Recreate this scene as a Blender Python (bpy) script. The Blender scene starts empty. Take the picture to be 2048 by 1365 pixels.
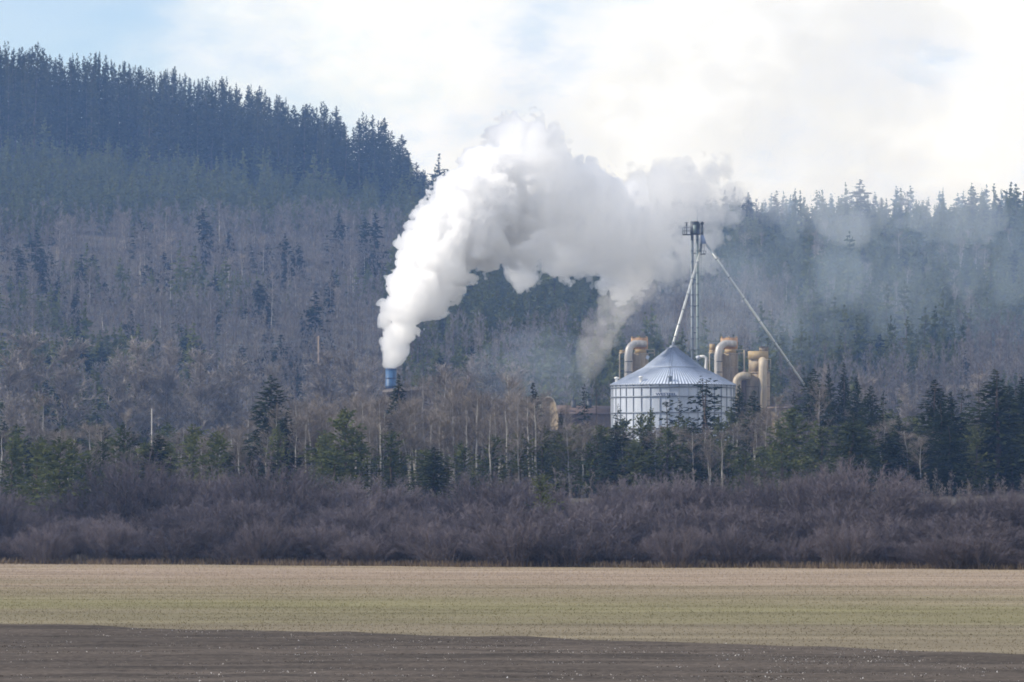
import bpy, math, numpy as np
from mathutils import Vector
R = math.radians
rng = np.random.default_rng(7)
scn = bpy.context.scene
col = scn.collection

# ------------------------------------------------------------------ camera
F = 10240.0                      # focal length in photo pixels (180 mm lens)
CAM_H = 10.8
PITCH = math.atan(317.5 / F)
cp, sp_ = math.cos(PITCH), math.sin(PITCH)

def at(px, py, Y):
    """the point at distance Y that the photo shows at (px, py)"""
    cx, cy = (px - 1024) / F, (682.5 - py) / F
    d = np.array([cx, cp - sp_ * cy, sp_ + cp * cy])
    k = Y / d[1]
    return np.array([d[0] * k, Y, CAM_H + d[2] * k])

def proj_y(z, y):
    a = (z - CAM_H) / y
    cy = (a * cp - sp_) / (cp + a * sp_)
    return 682.5 - F * cy

# ------------------------------------------------------------------ small tools
def tag(o, label=None, cat=None, group=None, kind=None):
    if label: o['label'] = label
    if cat: o['category'] = cat
    if group: o['group'] = group
    if kind: o['kind'] = kind
    return o

def empty(name, loc, rz=0.0):
    o = bpy.data.objects.new(name, None)
    o.empty_display_size = 0.5
    o.location = tuple(float(c) for c in loc); o.rotation_euler = (0, 0, rz)
    col.objects.link(o)
    return o

def raw_mesh(name, V, faces, mats, fmat=None, tint=None, smooth=False):
    """faces: list of (n,k) index arrays; fmat: list of material index per array"""
    me = bpy.data.meshes.new(name)
    V = np.asarray(V, np.float32)
    me.vertices.add(len(V)); me.vertices.foreach_set('co', V.ravel())
    lt = np.concatenate([np.full(len(f), f.shape[1], np.int32) for f in faces])
    lv = np.concatenate([np.asarray(f, np.int32).ravel() for f in faces])
    me.loops.add(len(lv)); me.loops.foreach_set('vertex_index', lv)
    me.polygons.add(len(lt))
    st = np.concatenate([[0], np.cumsum(lt)[:-1]]).astype(np.int32)
    me.polygons.foreach_set('loop_start', st)
    try: me.polygons.foreach_set('loop_total', lt)
    except Exception: pass
    for m in (mats if isinstance(mats, (list, tuple)) else [mats]): me.materials.append(m)
    if fmat is not None:
        me.polygons.foreach_set('material_index', np.concatenate([np.full(len(f), i, np.int32) for f, i in zip(faces, fmat)]))
    if tint is not None:
        a = me.attributes.new('tint', 'FLOAT', 'POINT'); a.data.foreach_set('value', np.asarray(tint, np.float32))
    me.update(calc_edges=True)
    if smooth: me.polygons.foreach_set('use_smooth', np.ones(len(lt), bool))
    return me

def link(name, me, parent=None, loc=None):
    o = bpy.data.objects.new(name, me); col.objects.link(o)
    if parent is not None: o.parent = parent
    if loc is not None: o.location = tuple(float(c) for c in loc)
    return o

class MB:
    """collects solid shapes (boxes, tubes, lathes, strips) for ONE mesh"""
    def __init__(s): s.V = []; s.Q = []; s.T = []; s.n = 0; s.N = []
    def _add(s, v, q=None, t=None, ng=None):
        v = np.asarray(v, float)
        if q is not None: s.Q.append(np.asarray(q, int) + s.n)
        if t is not None: s.T.append(np.asarray(t, int) + s.n)
        if ng is not None: s.N.append(np.asarray(ng, int)[None, :] + s.n)
        s.V.append(v); s.n += len(v)
    def box(s, a, b):
        x0, y0, z0 = a; x1, y1, z1 = b
        v = [(x0,y0,z0),(x1,y0,z0),(x1,y1,z0),(x0,y1,z0),(x0,y0,z1),(x1,y0,z1),(x1,y1,z1),(x0,y1,z1)]
        s._add(v, [(0,3,2,1),(4,5,6,7),(0,1,5,4),(1,2,6,5),(2,3,7,6),(3,0,4,7)])
        return s
    def tube(s, pts, rad, n=8, cap=True):
        pts = np.asarray(pts, float); m = len(pts)
        rad = np.broadcast_to(np.asarray(rad, float), (m,))
        d = np.gradient(pts, axis=0); d /= np.linalg.norm(d, axis=1)[:, None] + 1e-9
        ref = np.array([0.0, 1.0, 0.0]) if abs(d[:, 1]).max() < 0.9 else np.array([1.0, 0.0, 0.0])
        u = np.cross(d, ref); u /= np.linalg.norm(u, axis=1)[:, None] + 1e-9
        w = np.cross(d, u)
        a = np.linspace(0, 2 * np.pi, n, endpoint=False)
        v = (pts[:, None] + rad[:, None, None] * (u[:, None] * np.cos(a)[None, :, None] + w[:, None] * np.sin(a)[None, :, None])).reshape(-1, 3)
        i = np.arange(m - 1)[:, None] * n; j = np.arange(n)[None]; k = (j + 1) % n
        q = np.stack([i + j, i + k, i + n + k, i + n + j], -1).reshape(-1, 4)
        s._add(v, q)
        if cap:
            s.N.append((np.arange(n)[None, ::-1] + s.n - m * n)); s.N.append(np.arange(n)[None] + s.n - n)
        return s
    def lathe(s, prof, c, n=48, a0=0.0, a1=2 * math.pi, cap=False):
        prof = np.asarray(prof, float); m = len(prof)
        full = abs(a1 - a0 - 2 * math.pi) < 1e-6
        a = np.linspace(a0, a1, n, endpoint=not full); na = len(a)
        v = np.stack([c[0] + prof[:, None, 0] * np.cos(a)[None], c[1] + prof[:, None, 0] * np.sin(a)[None], np.broadcast_to(c[2] + prof[:, None, 1], (m, na))], -1).reshape(-1, 3)
        i = np.arange(m - 1)[:, None] * na; j = np.arange(na if full else na - 1)[None]; k = (j + 1) % na
        s._add(v, np.stack([i + j, i + k, i + na + k, i + na + j], -1).reshape(-1, 4))
        if cap: s.N.append(np.arange(na)[None] + s.n - na)
        return s
    def build(s, name, m, parent=None, smooth=False, loc=None):
        V = np.concatenate(s.V); faces = []
        if s.Q: faces.append(np.concatenate(s.Q))
        if s.T: faces.append(np.concatenate(s.T))
        faces += s.N
        if parent is not None and loc is None: V = V - np.array(parent_origin(parent))
        me = raw_mesh(name, V, faces, m, smooth=smooth)
        return link(name, me, parent, loc)

def parent_origin(o):
    p = np.zeros(3)
    while o is not None: p = p + np.array(o.location); o = o.parent
    return p

# ------------------------------------------------------------------ materials
def newmat(name):
    m = bpy.data.materials.new(name); m.use_nodes = True
    nt = m.node_tree; nt.nodes.clear()
    out = nt.nodes.new('ShaderNodeOutputMaterial')
    return m, nt, out
def N(nt, t, **kw):
    n = nt.nodes.new(t)
    for k, v in kw.items():
        if k.startswith('i_'):
            key = k[2:]; n.inputs[int(key) if key.isdigit() else key.replace('_', ' ')].default_value = v
        else: setattr(n, k, v)
    return n
def L(nt, a, b): nt.links.new(a, b)
def ramp(nt, fac, stops):
    r = N(nt, 'ShaderNodeValToRGB'); cr = r.color_ramp
    while len(cr.elements) < len(stops): cr.elements.new(0.5)
    for e, (p, c) in zip(cr.elements, stops):
        e.position = p; e.color = (c[0], c[1], c[2], 1) if not np.isscalar(c) else (c, c, c, 1)
    L(nt, fac, r.inputs[0]); return r.outputs[0]
def noise(nt, vec, scale, detail=3, rough=0.55):
    n = N(nt, 'ShaderNodeTexNoise', i_Scale=scale, i_Detail=detail, i_Roughness=rough)
    if vec is not None: L(nt, vec, n.inputs['Vector'])
    return n.outputs[0]
def mixc(nt, fac, a, b, mode='MIX'):
    m = N(nt, 'ShaderNodeMix', data_type='RGBA', blend_type=mode)
    for s, v in ((0, fac), (6, a), (7, b)):
        if hasattr(v, 'links'): L(nt, v, m.inputs[s])
        elif s == 0: m.inputs[0].default_value = v
        else: m.inputs[s].default_value = (*v, 1)
    return m.outputs[2]
def math_(nt, op, a, b=0.0):
    m = N(nt, 'ShaderNodeMath', operation=op)
    for i, v in enumerate((a, b)):
        if hasattr(v, 'links'): L(nt, v, m.inputs[i])
        else: m.inputs[i].default_value = v
    return m.outputs[0]

def solid_mat(name, c, rough=0.6, metal=0.0, var=0.25, scale=0.6, streak=True, spec=0.4):
    m, nt, out = newmat(name)
    b = N(nt, 'ShaderNodeBsdfPrincipled', i_Roughness=rough, i_Metallic=metal)
    b.inputs['Specular IOR Level'].default_value = spec
    tc = N(nt, 'ShaderNodeTexCoord').outputs['Object']
    mp = N(nt, 'ShaderNodeMapping'); mp.inputs['Scale'].default_value = (1, 1, 0.25 if streak else 1)
    L(nt, tc, mp.inputs['Vector'])
    n1 = noise(nt, mp.outputs[0], scale, 5, 0.65)
    k = N(nt, 'ShaderNodeMapRange', i_1=0.3, i_2=0.7, i_3=1 - var, i_4=1 + var * 0.6); L(nt, n1, k.inputs[0])
    cc = N(nt, 'ShaderNodeVectorMath', operation='SCALE'); cc.inputs[0].default_value = c; L(nt, k.outputs[0], cc.inputs['Scale'])
    L(nt, cc.outputs[0], b.inputs['Base Color'])
    L(nt, b.outputs[0], out.inputs[0])
    return m

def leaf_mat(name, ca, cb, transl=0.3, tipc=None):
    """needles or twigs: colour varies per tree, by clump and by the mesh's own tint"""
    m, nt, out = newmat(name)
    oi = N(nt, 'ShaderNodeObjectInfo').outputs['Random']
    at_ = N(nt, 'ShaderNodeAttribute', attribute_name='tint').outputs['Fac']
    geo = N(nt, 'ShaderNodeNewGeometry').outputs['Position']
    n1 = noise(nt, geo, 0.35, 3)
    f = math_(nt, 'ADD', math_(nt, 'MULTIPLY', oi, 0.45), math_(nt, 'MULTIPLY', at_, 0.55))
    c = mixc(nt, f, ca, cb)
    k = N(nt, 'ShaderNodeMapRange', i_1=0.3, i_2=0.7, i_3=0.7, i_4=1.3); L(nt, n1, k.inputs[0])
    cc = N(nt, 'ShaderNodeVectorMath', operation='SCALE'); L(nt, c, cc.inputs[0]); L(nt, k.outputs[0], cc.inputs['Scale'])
    d = N(nt, 'ShaderNodeBsdfDiffuse', i_Roughness=0.6); L(nt, cc.outputs[0], d.inputs[0])
    if transl > 0:
        t = N(nt, 'ShaderNodeBsdfTranslucent'); L(nt, cc.outputs[0], t.inputs[0])
        mx = N(nt, 'ShaderNodeMixShader', i_0=transl); L(nt, d.outputs[0], mx.inputs[1]); L(nt, t.outputs[0], mx.inputs[2])
        L(nt, mx.outputs[0], out.inputs[0])
    else: L(nt, d.outputs[0], out.inputs[0])
    return m

def vol_mat(name, c, dens, aniso=0.0):
    m, nt, out = newmat(name)
    v = N(nt, 'ShaderNodeVolumeScatter', i_Density=dens, i_Anisotropy=aniso); v.inputs['Color'].default_value = (*c, 1)
    L(nt, v.outputs[0], out.inputs['Volume'])
    return m

def unit(v): return v / (np.linalg.norm(v, axis=-1, keepdims=True) + 1e-9)
def cards(P, D, W, taper=0.35):
    """one small tapered quad per row: from P along D, half-width W"""
    n = len(P)
    V = np.stack([P - W, P + W, P + D + W * taper, P + D - W * taper], 1).reshape(-1, 3)
    return V, np.arange(4 * n).reshape(n, 4)

# ------------------------------------------------------------------ numpy noise
_P = np.random.default_rng(3).random(4096)
def _h(ix, iy, iz, s):
    return _P[((ix * 73856093) ^ (iy * 19349663) ^ (iz * 83492791) ^ (s * 2654435)) & 4095]
def vnoise(p, s=0):
    """value noise in -1..1 at the points p (...,3)"""
    i = np.floor(p).astype(np.int64); f = p - i; f = f * f * (3 - 2 * f)
    r = 0
    for a in (0, 1):
        for b in (0, 1):
            for c in (0, 1):
                w = (f[..., 0] if a else 1 - f[..., 0]) * (f[..., 1] if b else 1 - f[..., 1]) * (f[..., 2] if c else 1 - f[..., 2])
                r = r + w * _h(i[..., 0] + a, i[..., 1] + b, i[..., 2] + c, s)
    return r * 2 - 1
def fbm2(x, y, sc, s=0, oct_=3):
    r = 0; a = 1.0; t = 0
    for o in range(oct_):
        r = r + a * vnoise(np.stack([np.asarray(x) / sc * 2**o + 11.3 * o, np.asarray(y) / sc * 2**o + 5.1 * o, np.zeros_like(np.asarray(x, float)) + 0.5], -1), s + o); t += a; a *= 0.5
    return r / t
def sstep(a, b, x):
    t = np.clip((x - a) / (b - a), 0, 1); return t * t * (3 - 2 * t)

# ------------------------------------------------------------------ terrain
_ridge = [(-900,200),(-300,255),(0,285),(300,312),(500,340),(700,372),(850,405),(950,440),(1080,478),(1200,490),(1350,470),(1480,452),(1560,470),(1720,458),(2048,452),(2700,430),(3200,420)]
_rx = np.array([(p - 1024) / F * 1800 for p, _ in _ridge])
_rz = np.array([at(1024, q, 1800)[2] for _, q in _ridge])
def edge_y(x):            # far edge of the field
    return 817 - 0.42 * np.asarray(x)
def terrain(x, y):
    x = np.asarray(x, float); y = np.asarray(y, float)
    hz = np.interp(x * 1800 / np.clip(y, 1100, 1800) * 0.35 + x * 0.65, _rx, _rz)
    e = edge_y(x)
    base = 11 * sstep(e + 10, e + 125, y) + 6 * sstep(e + 125, e + 290, y)
    t = np.clip((y - 1130) / 670, 0, None)
    t = np.where(t < 1, t ** 1.06, 1 - 0.5 * (t - 1))
    z = base + (hz - 17) * np.where(y > 1130, t, 0)
    z = z + sstep(1130, 1300, y) * (3.0 * fbm2(x, y, 90, 1) + 1.2 * fbm2(x, y, 25, 5))
    z = z + 0.35 * fbm2(x, y * 0.6, 70, 9) * sstep(200, 500, y) * (1 - sstep(e + 5, e + 60, y))
    return z
def ground_at(px, py, y0=880.0, y1=1795.0):
    ys = np.arange(y0, y1, 3.0); xs = (px - 1024) / F * ys * 1.0
    g = proj_y(terrain(xs, ys), ys)
    k = np.argmax(g <= py)
    return float(ys[k] if g[k] <= py else y1)
SKY_OFF = (0.3, 0.1, 0.2)
HAZE_C = (0.29, 0.51, 1.0); HAZE_D = 0.00026
STK = 1150.0
# ------------------------------------------------------------------ render, camera, light
scn.render.engine = 'CYCLES'
scn.render.resolution_x, scn.render.resolution_y = 1024, 682
scn.view_settings.view_transform = 'Standard'; scn.view_settings.look = 'None'; scn.view_settings.exposure = 0
cy = scn.cycles
cy.use_denoising = True
try: cy.denoiser = 'OPENIMAGEDENOISE'
except Exception: pass
cy.max_bounces = 40; cy.diffuse_bounces = 3; cy.glossy_bounces = 2; cy.transmission_bounces = 4; cy.transparent_max_bounces = 8
cy.volume_bounces = 36
cy.use_adaptive_sampling = True; cy.adaptive_threshold = 0.02
cy.filter_width = 1.8
cam = bpy.data.cameras.new('camera'); cam.lens = 180; cam.sensor_width = 36
cam.clip_start = 1; cam.clip_end = 20000
co = bpy.data.objects.new('camera', cam); col.objects.link(co)
co.location = (0, 0, CAM_H); co.rotation_euler = (math.pi / 2 + PITCH, 0, 0)
scn.camera = co

SUN = np.array([-0.90, -0.12, 0.56]); SUN /= np.linalg.norm(SUN)
sl = bpy.data.lights.new('sun', 'SUN'); sl.energy = 5.0; sl.angle = R(0.5); sl.color = (1.0, 0.93, 0.82)
so = bpy.data.objects.new('sun', sl); col.objects.link(so)
so.rotation_euler = Vector(tuple(SUN)).to_track_quat('Z', 'Y').to_euler()
so.location = tuple(SUN * 500)

w = bpy.data.worlds.new('World'); scn.world = w; w.use_nodes = True
nt = w.node_tree; nt.nodes.clear()
out = N(nt, 'ShaderNodeOutputWorld'); bg = N(nt, 'ShaderNodeBackground', i_Strength=1.0)
sky = N(nt, 'ShaderNodeTexSky', sky_type='NISHITA', sun_disc=False)
sky.sun_elevation = math.asin(SUN[2]); sky.sun_rotation = math.atan2(SUN[0], SUN[1])
sky.air_density = 1.0; sky.dust_density = 0.3; sky.ozone_density = 3.0
skyc = N(nt, 'ShaderNodeVectorMath', operation='SCALE'); skyc.inputs['Scale'].default_value = 0.15
L(nt, mixc(nt, 1.0, sky.outputs[0], (0.93, 0.96, 1.12), 'MULTIPLY'), skyc.inputs[0])
tc = N(nt, 'ShaderNodeTexCoord').outputs['Generated']
mp = N(nt, 'ShaderNodeMapping'); mp.inputs['Scale'].default_value = (1, 1, 2.0); mp.inputs['Location'].default_value = SKY_OFF
L(nt, tc, mp.inputs['Vector'])
n1 = noise(nt, mp.outputs[0], 11, 6, 0.55)
sep = N(nt, 'ShaderNodeSeparateXYZ'); L(nt, tc, sep.inputs[0])
# the cloud bank is thicker to the right of the view and thins to the upper left
bank = math_(nt, 'ADD', math_(nt, 'MULTIPLY', sep.outputs[0], 2.2), math_(nt, 'MULTIPLY', sep.outputs[2], -1.6))
f = math_(nt, 'ADD', n1, math_(nt, 'ADD', bank, 0.25))
fac = N(nt, 'ShaderNodeMapRange', interpolation_type='SMOOTHSTEP', i_1=0.36, i_2=0.62, i_3=0.18, i_4=1.0); L(nt, f, fac.inputs[0])
n2 = noise(nt, mp.outputs[0], 24, 5, 0.6)
cl = ramp(nt, n2, [(0.30, (0.78, 0.87, 1.00)), (0.42, (1.0, 1.02, 1.06)), (0.52, (1.05, 1.05, 1.03)), (0.64, (1.20, 1.20, 1.19))])
mx = mixc(nt, fac.outputs[0], skyc.outputs[0], cl)
L(nt, mx, bg.inputs[0]); L(nt, bg.outputs[0], out.inputs[0])
# ------------------------------------------------------------------ ground
def sheet(name, xs, ys, mat, zoff=0.0, xf=None):
    X, Y = np.meshgrid(xs, ys)
    if xf is not None: X, Y = xf(X, Y)
    Z = terrain(X, Y) + zoff
    m, n = X.shape
    i = np.arange(m - 1)[:, None] * n; j = np.arange(n - 1)[None]
    Q = np.stack([i + j, i + j + 1, i + n + j + 1, i + n + j], -1).reshape(-1, 4)
    return link(name, raw_mesh(name, np.stack([X, Y, Z], -1).reshape(-1, 3), [Q], mat, smooth=True))

def plough_edge(x):       # border between bare soil and stubble
    return 396.0 - 1.07 * np.asarray(x) + 1.2 * np.sin(np.asarray(x) * 0.11) + 0.8 * np.sin(np.asarray(x) * 0.31 + 1)

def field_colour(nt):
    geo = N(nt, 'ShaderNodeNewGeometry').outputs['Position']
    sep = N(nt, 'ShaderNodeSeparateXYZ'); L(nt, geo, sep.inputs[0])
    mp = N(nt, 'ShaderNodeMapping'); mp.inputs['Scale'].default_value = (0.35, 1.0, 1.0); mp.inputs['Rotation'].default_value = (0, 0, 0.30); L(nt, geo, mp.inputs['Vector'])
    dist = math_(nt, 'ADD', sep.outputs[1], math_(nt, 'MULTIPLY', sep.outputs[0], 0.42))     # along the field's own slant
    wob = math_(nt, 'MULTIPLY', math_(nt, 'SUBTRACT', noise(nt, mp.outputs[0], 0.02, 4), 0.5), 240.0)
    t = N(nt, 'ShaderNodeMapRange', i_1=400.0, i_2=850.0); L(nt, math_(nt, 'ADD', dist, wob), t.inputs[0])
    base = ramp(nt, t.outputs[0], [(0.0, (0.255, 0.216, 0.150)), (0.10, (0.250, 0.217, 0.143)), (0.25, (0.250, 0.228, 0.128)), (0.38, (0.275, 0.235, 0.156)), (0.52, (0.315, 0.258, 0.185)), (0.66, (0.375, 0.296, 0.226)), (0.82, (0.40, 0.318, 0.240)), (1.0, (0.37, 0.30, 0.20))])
    n1 = noise(nt, mp.outputs[0], 0.09, 5, 0.65)
    n2 = noise(nt, geo, 1.3, 4, 0.7)
    mp2 = N(nt, 'ShaderNodeMapping'); mp2.inputs['Scale'].default_value = (0.035, 1.0, 1.0); mp2.inputs['Rotation'].default_value = (0, 0, 0.40); L(nt, geo, mp2.inputs['Vector'])
    n3 = noise(nt, mp2.outputs[0], 0.075, 5, 0.7)       # streaks left by the drill and the mower
    k = math_(nt, 'ADD', math_(nt, 'ADD', math_(nt, 'MULTIPLY', n1, 0.65), math_(nt, 'MULTIPLY', n3, 0.65)), math_(nt, 'MULTIPLY', n2, 0.3))
    k = math_(nt, 'SUBTRACT', k, 0.18)
    kk = N(nt, 'ShaderNodeMapRange', i_1=0.40, i_2=0.82, i_3=0.50, i_4=1.08); L(nt, k, kk.inputs[0])
    cc = N(nt, 'ShaderNodeVectorMath', operation='SCALE'); L(nt, base, cc.inputs[0]); L(nt, kk.outputs[0], cc.inputs['Scale'])
    return cc.outputs[0]
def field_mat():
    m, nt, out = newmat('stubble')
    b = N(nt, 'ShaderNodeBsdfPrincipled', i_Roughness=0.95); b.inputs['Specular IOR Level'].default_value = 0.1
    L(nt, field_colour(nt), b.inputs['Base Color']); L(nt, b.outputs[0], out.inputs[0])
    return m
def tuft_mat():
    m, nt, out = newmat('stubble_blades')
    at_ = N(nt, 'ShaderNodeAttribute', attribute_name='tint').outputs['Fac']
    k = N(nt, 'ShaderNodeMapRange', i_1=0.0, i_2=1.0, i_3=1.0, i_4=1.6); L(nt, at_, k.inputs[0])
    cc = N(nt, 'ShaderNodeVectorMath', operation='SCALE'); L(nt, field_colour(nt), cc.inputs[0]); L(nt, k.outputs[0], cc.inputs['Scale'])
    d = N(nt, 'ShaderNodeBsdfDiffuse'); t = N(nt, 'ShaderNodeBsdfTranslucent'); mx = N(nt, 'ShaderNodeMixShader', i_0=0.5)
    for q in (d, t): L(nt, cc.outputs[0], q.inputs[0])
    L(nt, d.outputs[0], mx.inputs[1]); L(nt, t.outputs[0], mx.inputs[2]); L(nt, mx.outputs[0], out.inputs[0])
    return m
def soil_mat():
    m, nt, out = newmat('ploughed_soil')
    b = N(nt, 'ShaderNodeBsdfPrincipled', i_Roughness=0.9); b.inputs['Specular IOR Level'].default_value = 0.2
    geo = N(nt, 'ShaderNodeNewGeometry').outputs['Position']
    mp = N(nt, 'ShaderNodeMapping'); mp.inputs['Scale'].default_value = (0.15, 1.0, 1.0); mp.inputs['Rotation'].default_value = (0, 0, 0.5); L(nt, geo, mp.inputs['Vector'])
    n1 = noise(nt, mp.outputs[0], 0.10, 5, 0.65); n2 = noise(nt, geo, 2.2, 4, 0.75)
    mp2 = N(nt, 'ShaderNodeMapping'); mp2.inputs['Scale'].default_value = (0.03, 1.0, 1.0); mp2.inputs['Rotation'].default_value = (0, 0, 0.12); L(nt, geo, mp2.inputs['Vector'])
    n3 = noise(nt, mp2.outputs[0], 0.22, 5, 0.7)
    k = math_(nt, 'ADD', math_(nt, 'ADD', math_(nt, 'MULTIPLY', n1, 0.5), math_(nt, 'MULTIPLY', n3, 0.5)), math_(nt, 'MULTIPLY', n2, 0.65))
    k = math_(nt, 'SUBTRACT', k, 0.29)
    c = ramp(nt, k, [(0.38, (0.020, 0.0155, 0.012)), (0.50, (0.056, 0.044, 0.035)), (0.62, (0.102, 0.081, 0.065)), (0.82, (0.17, 0.138, 0.112))])
    L(nt, c, b.inputs['Base Color']); L(nt, b.outputs[0], out.inputs[0])
    return m
M_field = field_mat(); M_soil = soil_mat()
M_floor = solid_mat('forest_floor', (0.075, 0.065, 0.05), 0.95, var=0.5, scale=0.08, streak=False)

def field_xf(X, Y):       # last row follows the slanting far edge
    k = (Y - 300) / 550
    return X, 250 + (edge_y(X) + 14 - 250) * np.clip((Y - 250) / 600, -2, None)
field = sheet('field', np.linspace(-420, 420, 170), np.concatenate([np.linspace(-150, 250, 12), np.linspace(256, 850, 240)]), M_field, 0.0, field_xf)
tag(field, kind='structure')
def plough_xf(X, Y):
    return X, np.where(Y > 0, Y * plough_edge(X), Y * 200)
pl = sheet('ploughed_field', np.linspace(-300, 300, 300), np.concatenate([np.linspace(-0.6, 0.3, 8), np.linspace(0.33, 1, 160)]), M_soil, 0.05, plough_xf)
tag(pl, kind='structure')
v = np.empty(len(pl.data.vertices) * 3, np.float32); pl.data.vertices.foreach_get('co', v); v = v.reshape(-1, 3)
v[:, 2] += 0.16 * np.clip(vnoise(np.stack([v[:, 0] / 5, v[:, 1] / 1.8, v[:, 2] * 0], -1), 3) + 0.3, 0, 1)
pl.data.vertices.foreach_set('co', v.ravel())
hill = sheet('hillside', np.linspace(-520, 520, 150), np.concatenate([np.linspace(10, 300, 40), np.linspace(308, 1700, 150)]) + 830, M_floor, 0.0,
             lambda X, Y: (X, np.where(Y < 1130, 1130 + (Y - 1130) * (1130 - (edge_y(X) + 12)) / 290.0, Y)))
tag(hill, kind='structure')
fx = np.linspace(-1600, 1600, 80); fy = np.linspace(3600, 5200, 30)
X, Y = np.meshgrid(fx, fy)
Zf = (at(1024, 420, 4400)[2] - 12) * np.sin(np.clip((Y - 3600) / 1600, 0, 1) * math.pi) + 22 * fbm2(X, Y, 500, 31) + 0.02 * X
i = np.arange(29)[:, None] * 80; j = np.arange(79)[None]
far = link('far_hill', raw_mesh('far_hill', np.stack([X, Y, Zf], -1).reshape(-1, 3), [np.stack([i + j, i + j + 1, i + 81 + j, i + 80 + j], -1).reshape(-1, 4)], M_floor, smooth=True))
tag(far, kind='structure')

# stubble tufts, soil clods and straw: what nobody could count
def tuft_mesh(name, n, xr, yf, hgt, wid, mat, tilt=0.35, lay=0.0):
    u = rng.random(n); x = (rng.random(n) - 0.5) * xr; y = yf(x, u); ok = np.abs(x) < 0.108 * y + 42
    x, y = x[ok], y[ok]; k = len(x)
    P = np.stack([x, y, terrain(x, y) + (0.06 if lay else -0.01)], -1)
    D = np.stack([rng.normal(size=k) * tilt, rng.normal(size=k) * tilt, np.ones(k) * (1 - lay)], -1); D = unit(D) * (hgt * (0.5 + rng.random(k)))[:, None]
    W = unit(np.stack([np.ones(k), rng.normal(size=k) * 0.5, rng.normal(size=k) * (0.15 + lay * 0.4)], -1)) * (wid * (0.5 + rng.random(k)))[:, None]
    V, Q = cards(P, D, W, 0.3)
    return tag(link(name, raw_mesh(name, V, [Q], mat, tint=np.repeat(rng.random(k), 4))), kind='stuff')
M_stub = tuft_mat()
M_clod = leaf_mat('soil_clods', (0.06, 0.048, 0.040), (0.17, 0.14, 0.118), 0.0)
ms, nt, out = newmat('pale_straw')
gb = N(nt, 'ShaderNodeBsdfPrincipled', i_Roughness=0.35); gb.inputs['Base Color'].default_value = (0.62, 0.56, 0.47, 1)
rr = N(nt, 'ShaderNodeAttribute', attribute_name='tint').outputs['Fac']
L(nt, ramp(nt, rr, [(0, (0.10, 0.085, 0.07)), (0.5, (0.24, 0.21, 0.18)), (0.85, (0.62, 0.58, 0.53)), (1, (0.88, 0.86, 0.83))]), gb.inputs['Base Color']); L(nt, gb.outputs[0], out.inputs[0])
tuft_mesh('stubble', 175000, 280, lambda x, u: plough_edge(x) + (edge_y(x) + 12 - plough_edge(x)) * u, 0.08, 0.05, M_stub)
tuft_mesh('soil_clods', 42000, 170, lambda x, u: 296 + (plough_edge(x) - 296) * u, 0.08, 0.10, M_clod, 0.6)
tuft_mesh('straw', 20000, 170, lambda x, u: 296 + (plough_edge(x) - 296) * u, 0.07, 0.033, ms, 0.6, 0.35)
M_edge = leaf_mat('dead_edge_grass', (0.075, 0.052, 0.042), (0.30, 0.235, 0.16), 0.2)
tuft_mesh('edge_grass', 10000, 290, lambda x, u: edge_y(x) + 8 + 8 * u + 2.5 * np.sin(x * 0.21) + 2 * np.sin(x * 0.083), 0.85, 0.07, M_edge, 0.35)
# ------------------------------------------------------------------ the mill
def steel_mat(name, c, rough, metal, band, scale_z=4.0):
    m, nt, out = newmat(name)
    b = N(nt, 'ShaderNodeBsdfPrincipled', i_Roughness=rough, i_Metallic=metal)
    tc = N(nt, 'ShaderNodeTexCoord').outputs['Object']
    mp = N(nt, 'ShaderNodeMapping'); mp.inputs['Scale'].default_value = (1, 1, 0.12); L(nt, tc, mp.inputs['Vector'])
    n1 = noise(nt, mp.outputs[0], 1.1, 5, 0.7); n2 = noise(nt, tc, 0.35, 2)
    k = math_(nt, 'ADD', math_(nt, 'MULTIPLY', n1, 0.6), math_(nt, 'MULTIPLY', n2, 0.4))
    kk = N(nt, 'ShaderNodeMapRange', i_1=0.35, i_2=0.65, i_3=1 - band, i_4=1 + band * 0.5); L(nt, k, kk.inputs[0])
    cc = N(nt, 'ShaderNodeVectorMath', operation='SCALE'); cc.inputs[0].default_value = c; L(nt, kk.outputs[0], cc.inputs['Scale'])
    L(nt, cc.outputs[0], b.inputs['Base Color'])
    rr = N(nt, 'ShaderNodeMapRange', i_1=0.3, i_2=0.7, i_3=rough - 0.08, i_4=rough + 0.12); L(nt, n1, rr.inputs[0]); L(nt, rr.outputs[0], b.inputs['Roughness'])
    wv = N(nt, 'ShaderNodeTexWave', bands_direction='Z', i_Scale=scale_z, i_Distortion=0.0); L(nt, tc, wv.inputs['Vector'])
    bp = N(nt, 'ShaderNodeBump', i_Strength=0.25, i_Distance=0.02); L(nt, wv.outputs[1], bp.inputs['Height']); L(nt, bp.outputs[0], b.inputs['Normal'])
    L(nt, b.outputs[0], out.inputs[0])
    return m
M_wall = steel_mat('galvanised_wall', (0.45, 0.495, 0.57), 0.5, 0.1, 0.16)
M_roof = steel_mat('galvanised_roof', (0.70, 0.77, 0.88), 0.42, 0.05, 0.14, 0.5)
M_seam = solid_mat('roof_seam_steel', (0.30, 0.35, 0.45), 0.5, 0.2)
M_rib = solid_mat('galvanised_frame', (0.21, 0.235, 0.275), 0.5, 0.4)
M_spout = solid_mat('spout_steel', (0.58, 0.60, 0.58), 0.45, 0.35)
M_leg = solid_mat('leg_steel', (0.17, 0.20, 0.23), 0.55, 0.3)
M_legg = solid_mat('leg_green_steel', (0.20, 0.25, 0.25), 0.55, 0.2)
M_dark = solid_mat('dark_steel', (0.06, 0.07, 0.085), 0.55, 0.3)
M_bluegrey = solid_mat('blue_grey_steel', (0.34, 0.42, 0.62), 0.5, 0.2)
M_orange = solid_mat('ochre_paint', (0.44, 0.27, 0.15), 0.55, var=0.55, scale=1.2)
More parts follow.
